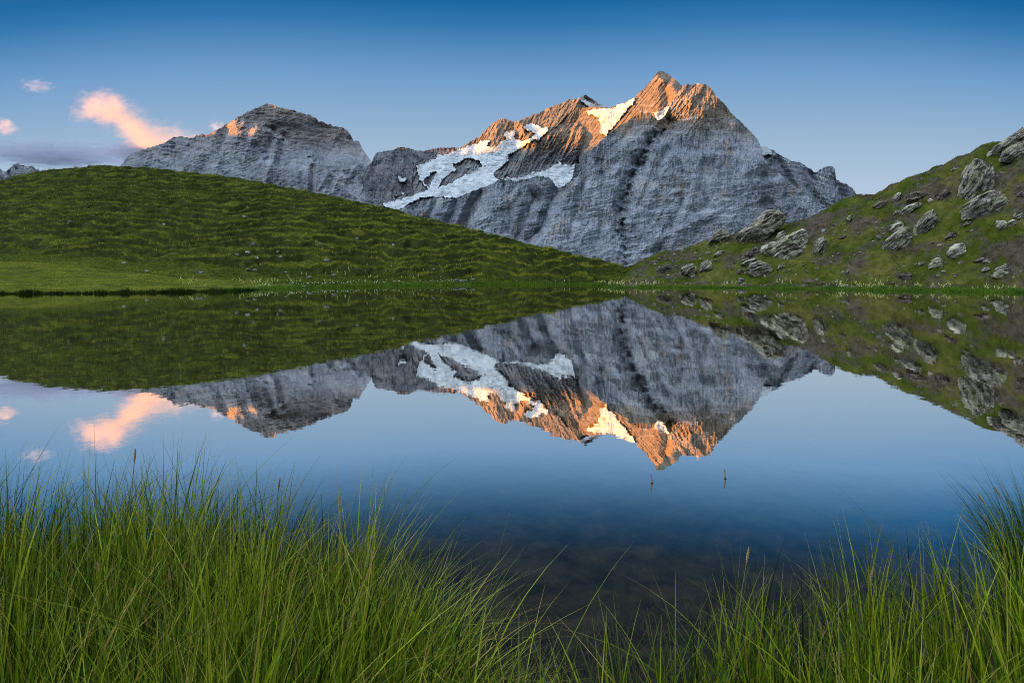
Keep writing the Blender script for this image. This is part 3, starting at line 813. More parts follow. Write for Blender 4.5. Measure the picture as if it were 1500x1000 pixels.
def turf_field(name, n, x0, x1, keep, h0, h1, w0, w1, mat, base, label, leanx=0.0, dens=None, dr=None):
    px = rng.uniform(x0, x1, n)
    if dr is None:
        ds = H*F/(ip(SHORE, px)-HY); dc = ip(CRESTD, px)+1.5
        d = ds + (dc-ds)*rng.random(n)**0.9
    else: d = dr(px)
    k = keep(px, d); px, d = px[k], d[k]
    z, ri, lip = height(px, d, True, True)
    k = rng.random(len(px)) > 0.45*ri; px, d, z, lip, ri = px[k], d[k], z[k], lip[k], ri[k]
    x = (px-750)/F*d; n = len(px)
    cl = fbm(x/3, d/3, 3, 191)
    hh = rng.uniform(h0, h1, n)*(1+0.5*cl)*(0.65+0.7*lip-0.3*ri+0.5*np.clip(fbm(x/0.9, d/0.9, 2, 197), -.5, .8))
    a = hh*np.abs(rng.normal(0.35, 0.25, n)); ang = rng.uniform(0, 2*np.pi, n)
    lean = np.stack([np.cos(ang)*a+leanx*hh, np.sin(ang)*a - 0.3*hh], -1)
    tint = np.clip(base+0.25*cl+0.16*rng.standard_normal(n)+0.55*lip-0.10-0.55*ri+0.34*fbm(x/1.8, d/0.9, 3, 195), 0, 1)  # yellower grass on lips; riser blades darkened to paint in their shade
    tag(blades(name, to_world(px, d, z-0.02), hh, lean, rng.uniform(w0, w1, n), 2, mat, tint), label, 'grass', kind='stuff')


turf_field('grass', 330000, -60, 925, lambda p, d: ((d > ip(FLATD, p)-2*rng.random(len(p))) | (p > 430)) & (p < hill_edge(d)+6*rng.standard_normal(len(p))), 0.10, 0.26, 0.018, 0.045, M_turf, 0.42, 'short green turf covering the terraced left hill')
rk = lambda p, d: (p > hill_edge(d)+6*rng.standard_normal(len(p))) & (fbm((p-750)/F*d/2.4, d/2.4, 4, 201) > -0.14+0.25*rng.standard_normal(len(p)))
turf_field('grass', 155000, 865, 1560, rk, 0.05, 0.17, 0.015, 0.04, M_turf_r, 0.45, 'patchy short turf between the rocks of the right hill')


def shore_d(lo, hi):
    def f(p):
        ds = H*F/(ip(SHORE, p)-HY); return ds + rng.uniform(lo, hi, len(p))
    return f


turf_field('grass', 22000, 330, 905, lambda p, d: d > 0, 0.10, 0.30, 0.012, 0.03, M_shore, 0.6, 'bright green sedge fringe along the far shore', dr=shore_d(-0.5, 2.6))
turf_field('grass', 30000, 895, 1560, lambda p, d: d > 0, 0.12, 0.32, 0.012, 0.03, M_shore, 0.6, 'bright green sedge fringe along the right shore', dr=shore_d(-0.7, 1.6))
turf_field('grass', 26000, -60, 380, lambda p, d: rng.random(len(p)) < 0.8+0.8*fbm(p/9, p*0, 3, 231), 0.16, 0.38, 0.012, 0.03, M_bank_shade, 0.3, 'sedge fringe along the left bank, coloured dark as the shade of its overhang', dr=shore_d(-0.35, 0.15))
turf_field('grass', 120000, -60, 400, lambda p, d: d < ip(FLATD, p)+1.5, 0.05, 0.12, 0.03, 0.06, M_flat, 0.85, 'pale cropped grass on the flat left bank', dr=shore_d(0.2, 22))

# weed below the water
px, d = scatter(9000, 350, 1450, 1.4, 5.5, lambda p, q: (q > ip(BANKD, p)+0.1) & (fbm((p-750)/F*q*1.6, q*1.6, 3, 211) > 0.0))
z = height(px, d); n = len(px)
hh = np.minimum(rng.uniform(0.06, 0.30, n), np.maximum(-z-0.04, 0.03)*1.2)
ang = rng.uniform(0, 2*np.pi, n)
tag(blades('water_weed', to_world(px, d, z), hh, np.stack([np.cos(ang), np.sin(ang)], -1)*hh[:, None]*0.75, rng.uniform(0.006, 0.014, n), 4, M_weed, rng.random(n)),
    'brown weed under the shallow water in front', 'water weed', kind='stuff')


# ------------------------------------------------------------------ rocks
def solve_d(px, py):
    ds = H*F/(np.interp(px, *zip(*SHORE))-HY); dc = np.interp(px, *zip(*CRESTD))
    d = np.linspace(ds, dc, 500); z = height(np.full(500, px), d, True)
    p = HY-(z-H)/d*F
    k = np.nonzero(p <= py)[0]
    return d[k[0]] if len(k) else dc


def rock_mesh(name, poly, thick, seed, mat, res=40, slate=0.06, dip=None, power=3.2):
    """a rock whose front outline is the polygon (metres, x right, z up), as thick as given, with slaty breaks"""
    p = np.array(poly, float); c = p.mean(0)
    q = p-c
    nth, nph = res*2, res
    th = np.linspace(0, 2*np.pi, nth, endpoint=False)
    r = np.zeros(nth)
    for i in range(len(q)):
        a, b = q[i], q[(i+1) % len(q)]
        dx, dz = np.cos(th), np.sin(th)
        e = b-a; den = dx*e[1]-dz*e[0]
        den = np.where(abs(den) < 1e-9, 1e-9, den)
        s = (a[0]*e[1]-a[1]*e[0])/den; u = (a[0]*dz-a[1]*dx)/den
        ok = (u >= 0) & (u <= 1) & (s > 0)
        r = np.where(ok, np.maximum(r, s), r)
    r = np.where(r <= 0, np.median(r[r > 0]), r)
    ph = np.linspace(0, np.pi, nph+1)
    cs, sn = np.cos(ph), np.sin(ph)
    rad = np.abs(sn)**(2/power); dep = np.sign(cs)*np.abs(cs)**(2/power)
    X_ = r[None]*np.cos(th)[None]*rad[:, None]; Z_ = r[None]*np.sin(th)[None]*rad[:, None]
    Y_ = np.broadcast_to(-dep[:, None]*thick/2, X_.shape).copy()
    size = (r.mean()*2)
    rs = np.random.default_rng(seed)
    # fracture planes cut flat facets
    P3 = np.stack([X_, Y_, Z_], -1); ext = np.array([np.ptp(X_)/2, thick/2, np.ptp(Z_)/2])
    for _ in range(11):
        nn = rs.normal(size=3)*np.array([.8, 1.2, .8]); nn[1] = -abs(nn[1]); nn /= np.linalg.norm(nn)
        c0 = np.linalg.norm(ext*nn)*rs.uniform(0.76, 0.94)
        ov = np.clip(P3 @ nn - c0, 0, None)
        P3 = P3 - ov[..., None]*nn*0.93
    X_, Y_, Z_ = P3[..., 0], P3[..., 1], P3[..., 2]
    # slaty breaks: thin plates along the dip, stepping in and out
    an = dip if dip is not None else rs.uniform(-0.6, 0.6)
    t = (-math.sin(an)*X_ + math.cos(an)*Z_ + 0.35*Y_)/size
    t = t + 0.05*fbm(X_/size*3+seed, Y_/size*3+Z_/size*2, 3, seed)
    LAY = t*size; ALB = np.cos(an)*X_+np.sin(an)*Z_
    st = np.floor(t*19)
    k1 = perlin(st*7.31+seed, np.floor((np.cos(an)*X_+np.sin(an)*Z_)/size*3.0+st*.37)*3.7+0.5, seed+3)
    f = 1 + slate*1.5*k1 + 0.05*fbm(X_/size*3+5, Y_/size*3+Z_/size*3, 4, seed+9, 0.6)
    fy = 1 + slate*4.5*k1 + 0.12*fbm(X_/size*2.2+5, Z_/size*2.2, 4, seed+11, 0.6)
    Vv = np.stack([X_*f+c[0], Y_*fy - 0.20*thick*(Z_/size), Z_*f+c[1]], -1)
    i = np.arange((nph+1)*nth).reshape(nph+1, nth)
    j = np.roll(i, -1, 1)
    Fq = np.stack([i[:-1], i[1:], j[1:], j[:-1]], -1).reshape(-1, 4)
    return mesh_obj(name, Vv.reshape(-1, 3), Fq, mat, None, False, {'layer': LAY, 'along_bed': ALB})


def boulder(poly, label, mat=None, name='boulder', cat='boulder', group=None, thick=0.8, dip=None, res=40, bury=0.15, d=None):
    pts = np.array(poly, float)
    bot = pts[:, 1].max(); cx = pts[:, 0].mean()
    if d is None: d = solve_d(cx, bot-0.12*(bot-pts[:, 1].min()))
    wm = (pts[:, 0].max()-pts[:, 0].min())/F*d; hm_ = (bot-pts[:, 1].min())/F*d
    th = max(min(wm, hm_), 0.5*max(wm, hm_))*thick
    dc = d + 0.18*th
    loc = ((cx-750)/F*dc, dc, H+(HY-bot)/F*dc)
    loc_poly = [((x-cx)/F*dc, (bot-y)/F*dc) for x, y in pts]
    # sink the foot of the rock into the slope
    loc_poly = [(x, z if z > 0.25*hm_ else z-bury*hm_) for x, z in loc_poly]
    o = rock_mesh(name, loc_poly, th, int(cx*7+bot*13) % 9973, mat or M_boulder, res, 0.06, dip)
    o.location = loc
    return tag(o, label, cat, group)


Z5 = lambda p: zoomed(900, 170, 3.847, p)
Z6 = lambda p: zoomed(1200, 170, 3.703, p)
BIG = [
    (Z5([(530, 705), (560, 668), (590, 640), (615, 630), (640, 655), (655, 690), (600, 715), (550, 722)]), 'small mossy knob of rock on the skyline left of the leaning crag', M_boulder, .9, .5),
    (Z5([(670, 690), (720, 650), (760, 622), (800, 590), (840, 545), (880, 515), (935, 518), (945, 585), (948, 610), (890, 650), (820, 700), (760, 715), (700, 705)]), 'large dark leaning crag jutting above the skyline, its steep end to the right', M_boulder, .8, .55),
    (Z5([(890, 770), (908, 735), (935, 690), (1000, 660), (1060, 635), (1083, 655), (1082, 770), (1030, 800), (950, 822), (905, 800)]), 'big pale blocky slab with slanting layers below the leaning crag', M_boulder_pale, .8, .45),
    (Z5([(815, 785), (830, 735), (870, 715), (908, 700), (903, 750), (885, 785), (850, 795)]), 'pale tilted block leaning on the left side of the big slab', M_boulder_pale, .8, .5),
    (Z5([(908, 690), (925, 660), (950, 645), (970, 655), (955, 675), (928, 692)]), 'small pale block perched on the top left corner of the big slab', M_boulder_pale, .9, .5),
    (zoomed(840, 90, 3.225, [(1125, 915), (1140, 870), (1152, 838), (1180, 825), (1196, 862), (1185, 895), (1150, 920)]), 'upright wedge of rock standing just right of the big pale slab', M_boulder, .9, 1.0),
    (Z5([(748, 872), (770, 832), (818, 812), (850, 825), (882, 850), (890, 885), (820, 908), (770, 900)]), 'rounded brown boulder low on the slope under the big pale slab', M_boulder, .9, .4),
    (Z5([(363, 892), (380, 852), (410, 835), (445, 830), (460, 850), (458, 895), (420, 908)]), 'rounded grey boulder near the water, left one of a pair', M_boulder, .9, .6),
    (Z5([(480, 865), (490, 825), (530, 806), (557, 830), (542, 868), (512, 884)]), 'rounded grey boulder near the water, right and smaller one of a pair', M_boulder, .9, .8),
    (Z5([(232, 860), (270, 850), (312, 850), (320, 872), (280, 888), (245, 880)]), 'low flat brown rock at the left foot of the rocky hill', M_boulder_purple, .9, .1),
    (Z5([(918, 862), (930, 838), (948, 832), (957, 845), (945, 868)]), 'small round stone right of the rounded brown boulder', M_boulder, 1, .3),
    (Z5([(728, 785), (760, 755), (805, 738), (815, 765), (790, 782), (750, 795)]), 'dark low rock left of the pale tilted block', M_boulder_purple, .9, .4),
    (Z5([(680, 885), (700, 865), (725, 862), (732, 880), (705, 895)]), 'small brown rock left of the rounded brown boulder', M_boulder_purple, 1, .3),
    (Z5([(556, 782), (585, 762), (615, 760), (625, 778), (590, 788)]), 'flat pale rock in the turf under the skyline knob', M_boulder_pale, 1, .1),
    (Z5([(705, 835), (745, 815), (790, 798), (800, 806), (760, 828), (720, 842)]), 'thin pale slab lying above the rounded brown boulder', M_boulder_pale, 1, .3),
    (Z6([(765, 405), (785, 345), (820, 275), (858, 210), (890, 240), (930, 292), (928, 345), (918, 385), (850, 442), (795, 432)]), 'tall teardrop boulder with upright ribs high on the right slope', M_boulder, .8, 1.15),
    (Z6([(768, 332), (785, 295), (806, 258), (814, 268), (795, 305), (776, 335)]), 'narrow sliver of rock against the left side of the tall teardrop boulder', M_boulder, .7, 1.1),
    (Z6([(766, 515), (800, 478), (860, 432), (940, 405), (1016, 386), (1022, 420), (1018, 470), (960, 522), (890, 545), (828, 548)]), 'long ribbed slab lying on its side below the tall teardrop boulder', M_boulder, .6, .65),
    (Z6([(516, 622), (535, 590), (562, 555), (590, 520), (612, 504), (632, 545), (628, 575), (590, 612), (560, 642)]), 'dark ribbed boulder tilted up to the right in the middle of the right slope', M_boulder, .8, .8),
    (Z6([(357, 705), (375, 670), (402, 640), (470, 595), (488, 640), (492, 690), (450, 720), (415, 728)]), 'pointed brown boulder with a pale slab resting above it', M_boulder, .9, .6),
    (Z6([(382, 625), (400, 590), (440, 566), (468, 575), (455, 600), (420, 622), (392, 636)]), 'pale flat slab resting just above the pointed brown boulder', M_boulder_pale, .8, .5),
    (Z6([(438, 520), (470, 490), (520, 470), (563, 464), (548, 485), (500, 512), (465, 528)]), 'long thin pale slab in the grass above the pointed brown boulder', M_boulder_pale, .8, .4),
    (Z6([(394, 457), (412, 430), (440, 408), (452, 418), (440, 445), (412, 462)]), 'small pale upright rock nearest the skyline of the right slope', M_boulder_pale, .9, .7),
    (Z6([(472, 465), (490, 430), (530, 405), (600, 410), (590, 430), (540, 450), (500, 466)]), 'broad low rock half sunk in turf beside the small pale upright rock', M_boulder_purple, .8, .3),
    (Z6([(285, 495), (315, 470), (350, 456), (378, 462), (350, 490), (310, 504)]), 'dark flat rock lying along the upper left turf of the right slope', M_boulder_purple, .8, .4),
    (Z6([(147, 565), (160, 540), (182, 537), (190, 550), (176, 572)]), 'small grey stone on the turf right of the skyline crag', M_boulder_pale, 1, .5),
    (Z6([(98, 668), (115, 645), (145, 642), (150, 658), (125, 668)]), 'low brown stone right of the upright wedge of rock', M_boulder_purple, 1, .3),
    (Z6([(940, 192), (975, 155), (1010, 128), (1060, 97), (1111, 55), (1160, 40), (1180, 110), (1111, 132), (1050, 152), (1000, 190), (960, 207)]), 'long grey slab forming the skyline at the top right corner', M_boulder, .6, .6),
    (Z6([(988, 235), (1000, 192), (1040, 165), (1090, 138), (1150, 130), (1170, 230), (1111, 242), (1050, 242)]), 'bulky grey block beneath the skyline slab at the top right corner', M_boulder, .8, .5),
    (Z6([(912, 222), (918, 195), (938, 186), (950, 205), (945, 222)]), 'small pale block left of the bulky top right block', M_boulder_pale, 1, .8),
    (Z6([(955, 590), (970, 565), (1000, 568), (1022, 592), (1010, 618), (985, 622)]), 'fractured pale rock below the right end of the long ribbed slab', M_boulder_pale, .9, .6),
    (Z6([(1022, 590), (1040, 565), (1066, 558), (1070, 580), (1042, 600)]), 'grey rock beside the fractured pale rock', M_boulder_pale, .9, .6),
    (Z6([(1058, 545), (1075, 515), (1105, 525), (1105, 550), (1080, 568)]), 'uppermost grey rock of the three at the right edge', M_boulder_pale, .9, .6),
    (Z6([(698, 745), (715, 715), (745, 695), (788, 688), (792, 730), (770, 755), (730, 775)]), 'broken pale rock plates low in the middle of the right slope', M_boulder_pale, .7, .4),
    (Z6([(588, 818), (615, 780), (650, 765), (695, 795), (690, 812), (630, 825)]), 'wide pale outcrop just above the green shore plants', M_boulder_pale, .7, .3),
    (Z6([(942, 860), (965, 825), (1010, 800), (1058, 812), (1058, 845), (1010, 862), (965, 868)]), 'rough grey outcrop low at the right edge above the shore', M_boulder_pale, .7, .3),
    (Z6([(535, 800), (552, 786), (575, 795), (576, 815), (550, 818)]), 'small brown stone left of the wide pale outcrop', M_boulder, 1, .3),
    (Z6([(684, 660), (705, 635), (740, 626), (760, 632), (738, 655), (700, 666)]), 'flat purplish rock in the turf above the broken plates', M_boulder_purple, .8, .3),
    (Z6([(430, 880), (440, 855), (490, 848), (530, 862), (525, 885), (470, 890)]), 'flat dark brown rock in the bare soil near the shore', M_boulder_purple, .8, .1),
    (Z6([(880, 845), (895, 825), (925, 816), (930, 825), (905, 845)]), 'small thin slab left of the rough grey outcrop', M_boulder_pale, 1, .4),
    (Z6([(835, 795), (860, 775), (895, 762), (898, 775), (865, 795)]), 'brown slab in the turf above the small thin slab', M_boulder_purple, 1, .4),
    (Z6([(635, 455), (655, 425), (695, 392), (708, 402), (680, 435), (650, 460)]), 'narrow dark rock rib left of the tall teardrop boulder', M_boulder_purple, .7, .8),
    (Z6([(712, 298), (722, 275), (755, 270), (765, 282), (740, 298)]), 'low grey rock on the turf upper left of the tall teardrop boulder', M_boulder, .9, .3),
    (Z6([(406, 530), (412, 510), (432, 508), (438, 525), (422, 537)]), 'small square stone at the left end of the long thin pale slab', M_boulder, 1, .3),
    (Z6([(785, 592), (798, 572), (830, 564), (842, 576), (815, 590)]), 'small flat stone under the long ribbed slab', M_boulder, 1, .3),
    (Z6([(1075, 435), (1085, 410), (1115, 405), (1120, 435), (1095, 445)]), 'brown rock at the right edge level with the long ribbed slab', M_boulder_purple, 1, .5),
]
for poly, lab, mt, th, dip in BIG:
    a = np.array(poly); s = (a.max(0)-a.min(0)).max()
    boulder(poly, lab, mt, thick=th, dip=dip, res=56 if s > 40 else (36 if s > 18 else 20), name='boulder' if s > 16 else 'rock', cat='boulder' if s > 16 else 'rock')


def pebble(px, py, w_, h_, seed):
    rs = np.random.default_rng(seed)
    t = np.sort(rs.uniform(0, 2*np.pi, 8)); t = np.linspace(0, 2*np.pi, 8, endpoint=False)+rs.uniform(-.25, .25, 8)
    r = rs.uniform(0.75, 1.05, 8)
    return [(px+w_/2*a*math.cos(b), py+h_/2*a*math.sin(b)) for a, b in zip(r, t)]


LEFT = [(102, 326, 7, 7, 'reddish grey stone highest on the left part of the hill'), (240, 329, 7, 4, 'flat pale stone by itself in the upper middle of the left hill'),
        (357, 317, 6, 4, 'small pale stone highest near the middle of the left hill'), (363, 370, 10, 6, 'largest white stone in the cluster low on the left hill'),
        (347, 373, 8, 5, 'grey stone left of the largest white stone'), (376, 378, 8, 4, 'pale stone just below right of the largest white stone'),
        (407, 369, 7, 6, 'grey stone right of the white stone cluster'), (411, 376, 7, 4, 'flat stone below the grey stone right of the cluster'),
        (480, 381, 13, 4, 'long flat pale stone on a bare ledge of the left hill'), (524, 350, 8, 5, 'dark grey stone by itself on the right part of the left hill'),
        (469, 357, 6, 6, 'small grey stone above the long flat stone'), (371, 357, 5, 6, 'small pointed stone above the largest white stone'),
        (576, 360, 5, 7, 'upright reddish stone farthest right on the left hill'), (215, 397, 8, 4, 'pale stone at the edge of the flat left bank'),
        (293, 399, 11, 5, 'grey stone among yellow flowers at the foot of the left hill'), (453, 406, 11, 5, 'grey stone just above the white flowers of the far shore'),
        (489, 403, 10, 6, 'cracked grey stone right of the white flower strip'), (386, 385, 6, 4, 'small dark stone below the white cluster'),
        (362, 395, 8, 5, 'brown stone in the flowers under the white cluster'), (373, 396, 9, 6, 'larger brown stone in the flowers under the white cluster'),
        (418, 399, 8, 3, 'thin pale stone low on the hill above the shore'), (669, 411, 11, 6, 'left stone of the pair at the waterline of the far shore'),
        (679, 411.5, 10, 5, 'right stone of the pair at the waterline of the far shore'), (693, 410, 7, 4, 'small stone just right of the waterline pair'),
        (636, 394, 6, 3, 'flat reddish stone on a bare strip above the waterline pair'), (181, 385, 7, 4, 'small pale stone above the flat left bank'),
        (90, 370, 5, 3, 'tiny pale stone left of the pale stones on the hill'), (57, 349, 4, 3, 'tiny stone farthest left on the hill'), (445, 419, 9, 3, 'flat white stone lying at the water edge')]
for i, (px, py, ww_, hh_, lab) in enumerate(LEFT):
    boulder(pebble(px, py, ww_, hh_, i), lab, M_stone_pale if ('white' in lab.split(' cluster')[0].split(' right')[0] and 'largest white stone in' in lab) or lab.startswith(('pale', 'flat white', 'long flat pale', 'flat pale', 'small pale')) else M_stone if 'brown' not in lab and 'reddish' not in lab else M_boulder, name='stone', cat='stone', group='stones on the left hill', thick=1.0, res=14, bury=0.2)

SM = 0
while SM < 265:
    px = rng.uniform(925, 1500); ys, yk = ip(SHORE, px), ip(SKYL, px)
    py = yk + (ys-yk)*rng.uniform(0.06, 0.93)
    if fbm(px/40, py/30, 2, 221) < -0.12: continue
    ww_ = rng.uniform(2.2, 7)*(1 if rng.random() < .85 else 1.6)
    boulder(pebble(px, py, ww_, ww_*rng.uniform(.45, .75), 1000+SM), 'small angular stone scattered in the turf of the rocky right slope', [M_boulder, M_boulder_pale, M_boulder_purple, M_stone][SM % 4],
            name='stone', cat='stone', group='small stones scattered over the right slope', thick=1.0, res=8, bury=0.25)
    SM += 1

# ------------------------------------------------------------------ flowers on the far shores
M_petal = plain('yellow_petal', (.62, .62, .22)); M_white = plain('cotton_white', (.80, .80, .74)); M_stalk = plain('flower_stalk', (.11, .20, .03))


def flower_mesh(h, r, seed, tall):
    rs = np.random.default_rng(seed)
    Vs, Fs = [], []
    def ball(c, rr, squash=1.0):
        b = len(Vs); n = 6
        Vs.append((c[0], c[1], c[2]+rr*squash)); Vs.append((c[0], c[1], c[2]-rr*squash))
        for k in range(n):
            a = 2*np.pi*k/n; Vs.append((c[0]+rr*np.cos(a), c[1]+rr*np.sin(a), c[2]+rr*0.15*(k % 2)))
        for k in range(n):
            Fs.append((b, b+2+k, b+2+(k+1) % n, b+2+(k+1) % n)); Fs.append((b+1, b+2+(k+1) % n, b+2+k, b+2+k))
    if tall:
        for q in range(5): ball((rs.uniform(-.5, .5)*r*2, rs.uniform(-.5, .5)*r*2, h*(0.62+0.09*q)), r*(1.1-0.12*q), 0.8)
    else: ball((0, 0, h), r, 0.9)
    return np.array(Vs), np.array([f[:3] for f in Fs])


def flower_kind(name, h, r, mat, tall):
    root = bpy.data.objects.new(name, None)
    V_, F_ = flower_mesh(h, r, 5, tall)
    head = mesh_obj('blossom', V_, F_, mat, root)
    t = 0.006; S = np.array([(-t, 0, 0), (t, -t, 0), (0, t, 0), (-t*.6, 0, h), (t*.6, -t*.6, h), (0, t*.6, h)])
    st = mesh_obj('stalk', S, [[0, 1, 4, 3], [1, 2, 5, 4], [2, 0, 3, 5]], M_stalk, root)
    return root, head, st


def place_flowers(kind, n, label, cat, group, spot):
    root, head, st = kind
    first = root.name not in C.objects
    for i in range(n):
        px, d = spot()
        if first: r_, kids = root, (); C.objects.link(root); first = False
        else:
            r_ = root.copy(); C.objects.link(r_)
            for ch in (head, st):
                c = ch.copy(); c.parent = r_; C.objects.link(c)
        s = rng.uniform(0.7, 1.3)
        r_.location = ((px-750)/F*d, d, float(height(np.array([px]), np.array([d]))[0])-0.01)
        r_.scale = (s, s, s); r_.rotation_euler = (rng.uniform(-.12, .12), rng.uniform(-.12, .12), rng.uniform(0, 6))
        tag(r_, label, cat, group)


def near_shore(x0, x1, lo, hi):
    def f():
        px = rng.uniform(x0, x1); ds = H*F/(ip(SHORE, px)-HY); return px, ds + rng.uniform(lo, hi)
    return f


def clump(cs, sx, dlo, dhi):
    def f():
        c = cs[rng.integers(len(cs))]; px = rng.normal(c, sx); ds = H*F/(ip(SHORE, px)-HY); return px, ds + rng.uniform(dlo, dhi)
    return f


YEL = flower_kind('yellow_flower', 0.38, 0.031, M_petal, True)
WHT = flower_kind('cotton_grass', 0.26, 0.028, M_white, False)
place_flowers(YEL, 90, 'pale yellow flower spike at the foot of the left hill', 'flower', 'yellow flower spikes at the foot of the left hill', clump([262, 285, 355, 372, 392, 430, 440, 490, 520, 545, 575, 610, 655, 700], 12, 3, 11))
place_flowers(WHT, 110, 'white cotton grass head in the green strip of the far shore', 'flower', 'white cotton grass along the far shore', near_shore(370, 690, 0.0, 2.0))
place_flowers(YEL, 60, 'pale yellow flower on the leafy point between the two hills', 'flower', 'yellow flowers on the point between the hills', clump([890, 898, 905, 918, 938, 950, 962], 7, 0.2, 5))
place_flowers(YEL, 80, 'pale yellow flower spike at the foot of the rocky right hill', 'flower', 'yellow flower spikes along the right shore', clump([1000, 1060, 1150, 1225, 1232, 1265, 1285, 1340, 1380, 1440, 1446, 1470], 9, 0.6, 4))
place_flowers(WHT, 28, 'white flower low on the waterline of the right shore', 'flower', 'white flowers on the right shore', near_shore(980, 1490, 0.0, 2.2))
place_flowers(WHT, 14, 'white cotton grass head among the sedge left of the point', 'flower', 'white cotton grass left of the point', near_shore(700, 890, 0.0, 1.5))

# leafy plants along the right shore
M_leaf = grass_mat('shore_leaf', [(0.0, (.03, .08, .010)), (0.5, (.06, .14, .015)), (1.0, (.12, .22, .02))], (.15, .2, .03), 0.3)
for cpx, lab in ((1215, 'low leafy green plant at the waterline below the upright wedge'), (1290, 'low leafy plant left of the flat dark rock on the shore'), (1345, 'leafy plant right of the flat dark rock on the shore'), (1400, 'leafy plant below the broken pale plates'), (1440, 'leafy plant with tall flowers low at the right'),
                 (1482, 'leafy plant at the right edge of the far shore'), (1150, 'low leafy plant below the rounded brown boulder'), (900, 'leafy mound on the point between the hills'), (945, 'leafy plant right of the mound on the point')):
    n = 420; ds = H*F/(ip(SHORE, cpx)-HY)
    px = rng.normal(cpx, 6, n); d = ds + rng.uniform(0.4, 2.0, n)
    z = height(px, d); hh = rng.uniform(0.10, 0.34, n)*np.exp(-((px-cpx)/22)**2); ang = rng.uniform(0, 2*np.pi, n)
    o = blades('leafy_plant', to_world(px, d, z-0.02), hh+0.04, np.stack([np.cos(ang), np.sin(ang)], -1)*hh[:, None]*0.6, rng.uniform(0.03, 0.07, n), 2, M_leaf, rng.random(n))
    tag(o, lab, 'plant')

# ------------------------------------------------------------------ two reed stubs in the lake
M_reed = plain('dry_reed', (.30, .24, .11)); M_dark = plain('wet_reed', (.06, .05, .03))


def tube(name, pts, radii, mat, parent=None, n=8):
    pts = np.array(pts, float); Vs = []
    for p, r in zip(pts, radii):
        for k in range(n): Vs.append((p[0]+r*math.cos(2*math.pi*k/n), p[1]+r*math.sin(2*math.pi*k/n), p[2]))
    m = len(pts)
    Fq = [[i*n+k, i*n+(k+1) % n, (i+1)*n+(k+1) % n, (i+1)*n+k] for i in range(m-1) for k in range(n)]
    return mesh_obj(name, Vs, Fq, mat, parent, True)


for px, py, tip, lab in ((955, 707.5, -1.0, 'dry broken reed stub in the lake below the reflected peak'), (1062.5, 701, -1.2, 'dry broken reed stub in the lake farther right and slightly taller')):
    d = H*F/(py-HY); hgt = (12.5 if px < 1000 else 14)/F*d
    root = bpy.data.objects.new('reed_stub', None); C.objects.link(root)
    root.location = ((px-750)/F*d, d, 0)
    tag(root, lab, 'reed')
    tube('stalk', [(0.001, 0, -0.05), (0.0, 0, 0), (tip/F*d*0.6, 0, hgt*0.6), (tip/F*d, 0, hgt)], [.0042, .0042, .0038, .0032], M_reed, root)
    tube('wet_collar', [(0, 0, -0.004), (0, 0, 0.0045)], [.0085, .0075], M_dark, root, 10)

# sedge stems with seed heads standing out of the near grass
M_seed = plain('seed_head', (.30, .19, .08)); M_stem = plain('sedge_stem', (.16, .20, .04))
SEED = [(197, 673, 'left near bank against the pink cloud reflection'), (147, 842, 'left bank near the left edge of the frame'), (268, 840, 'left bank in the middle of the dense sedge'), (250, 850, 'left bank beside the one in the middle'),
        (333, 855, 'left bank toward its right half'), (408, 715, 'left bank against the open water'), (476, 775, 'right slope of the left clump'), (216, 915, 'lowest part of the left bank'),
        (1094, 820, 'right bank where the sedge begins'), (1118, 935, 'right bank low near the bottom edge'), (1275, 850, 'right bank in its middle, drooping'), (1204, 925, 'right bank low left of the middle'),
        (1440, 735, 'tussock at the right edge, uppermost'), (1464, 725, 'tussock at the right edge, farthest right'), (1448, 765, 'tussock at the right edge, middle'), (1420, 765, 'tussock at the right edge, farthest left'), (1445, 808, 'tussock at the right edge, lowest')]
for i, (px, py, where) in enumerate(SEED):
    d = 2.25 if px > 1400 else (2.1 if py < 800 else 1.75)
    tipz = H+(HY-py)/F*d; tx = (px-750)/F*d
    rx = tx + (0.16 if px > 1400 else rng.uniform(-.05, .05))
    root = bpy.data.objects.new('sedge_stem', None); C.objects.link(root)
    root.location = (rx, d, 0.05)
    tag(root, 'sedge stem with brown seed head, ' + where, 'sedge')
    top = np.array([tx-rx, 0, tipz-0.05])
    pts = [(top*np.array([t**1.8, 1, t])) for t in np.linspace(0, 1, 7)]
    tube('stem', pts, np.linspace(.0014, .0008, 7), M_stem, root, 5)
    dr = (pts[-1]-pts[-2]); dr /= np.linalg.norm(dr)
    hp, hr = [], []
    for k in range(19):
        hp.append(pts[-1]+dr*(0.0026*k-0.012)+np.array([0.0012*math.sin(k*2.1), 0, 0])); hr.append((0.0038 if k % 2 else 0.0021)*math.sin(math.pi*(k+1)/21)+0.0004)
    tube('seed_head', hp, hr, M_seed, root, 6)

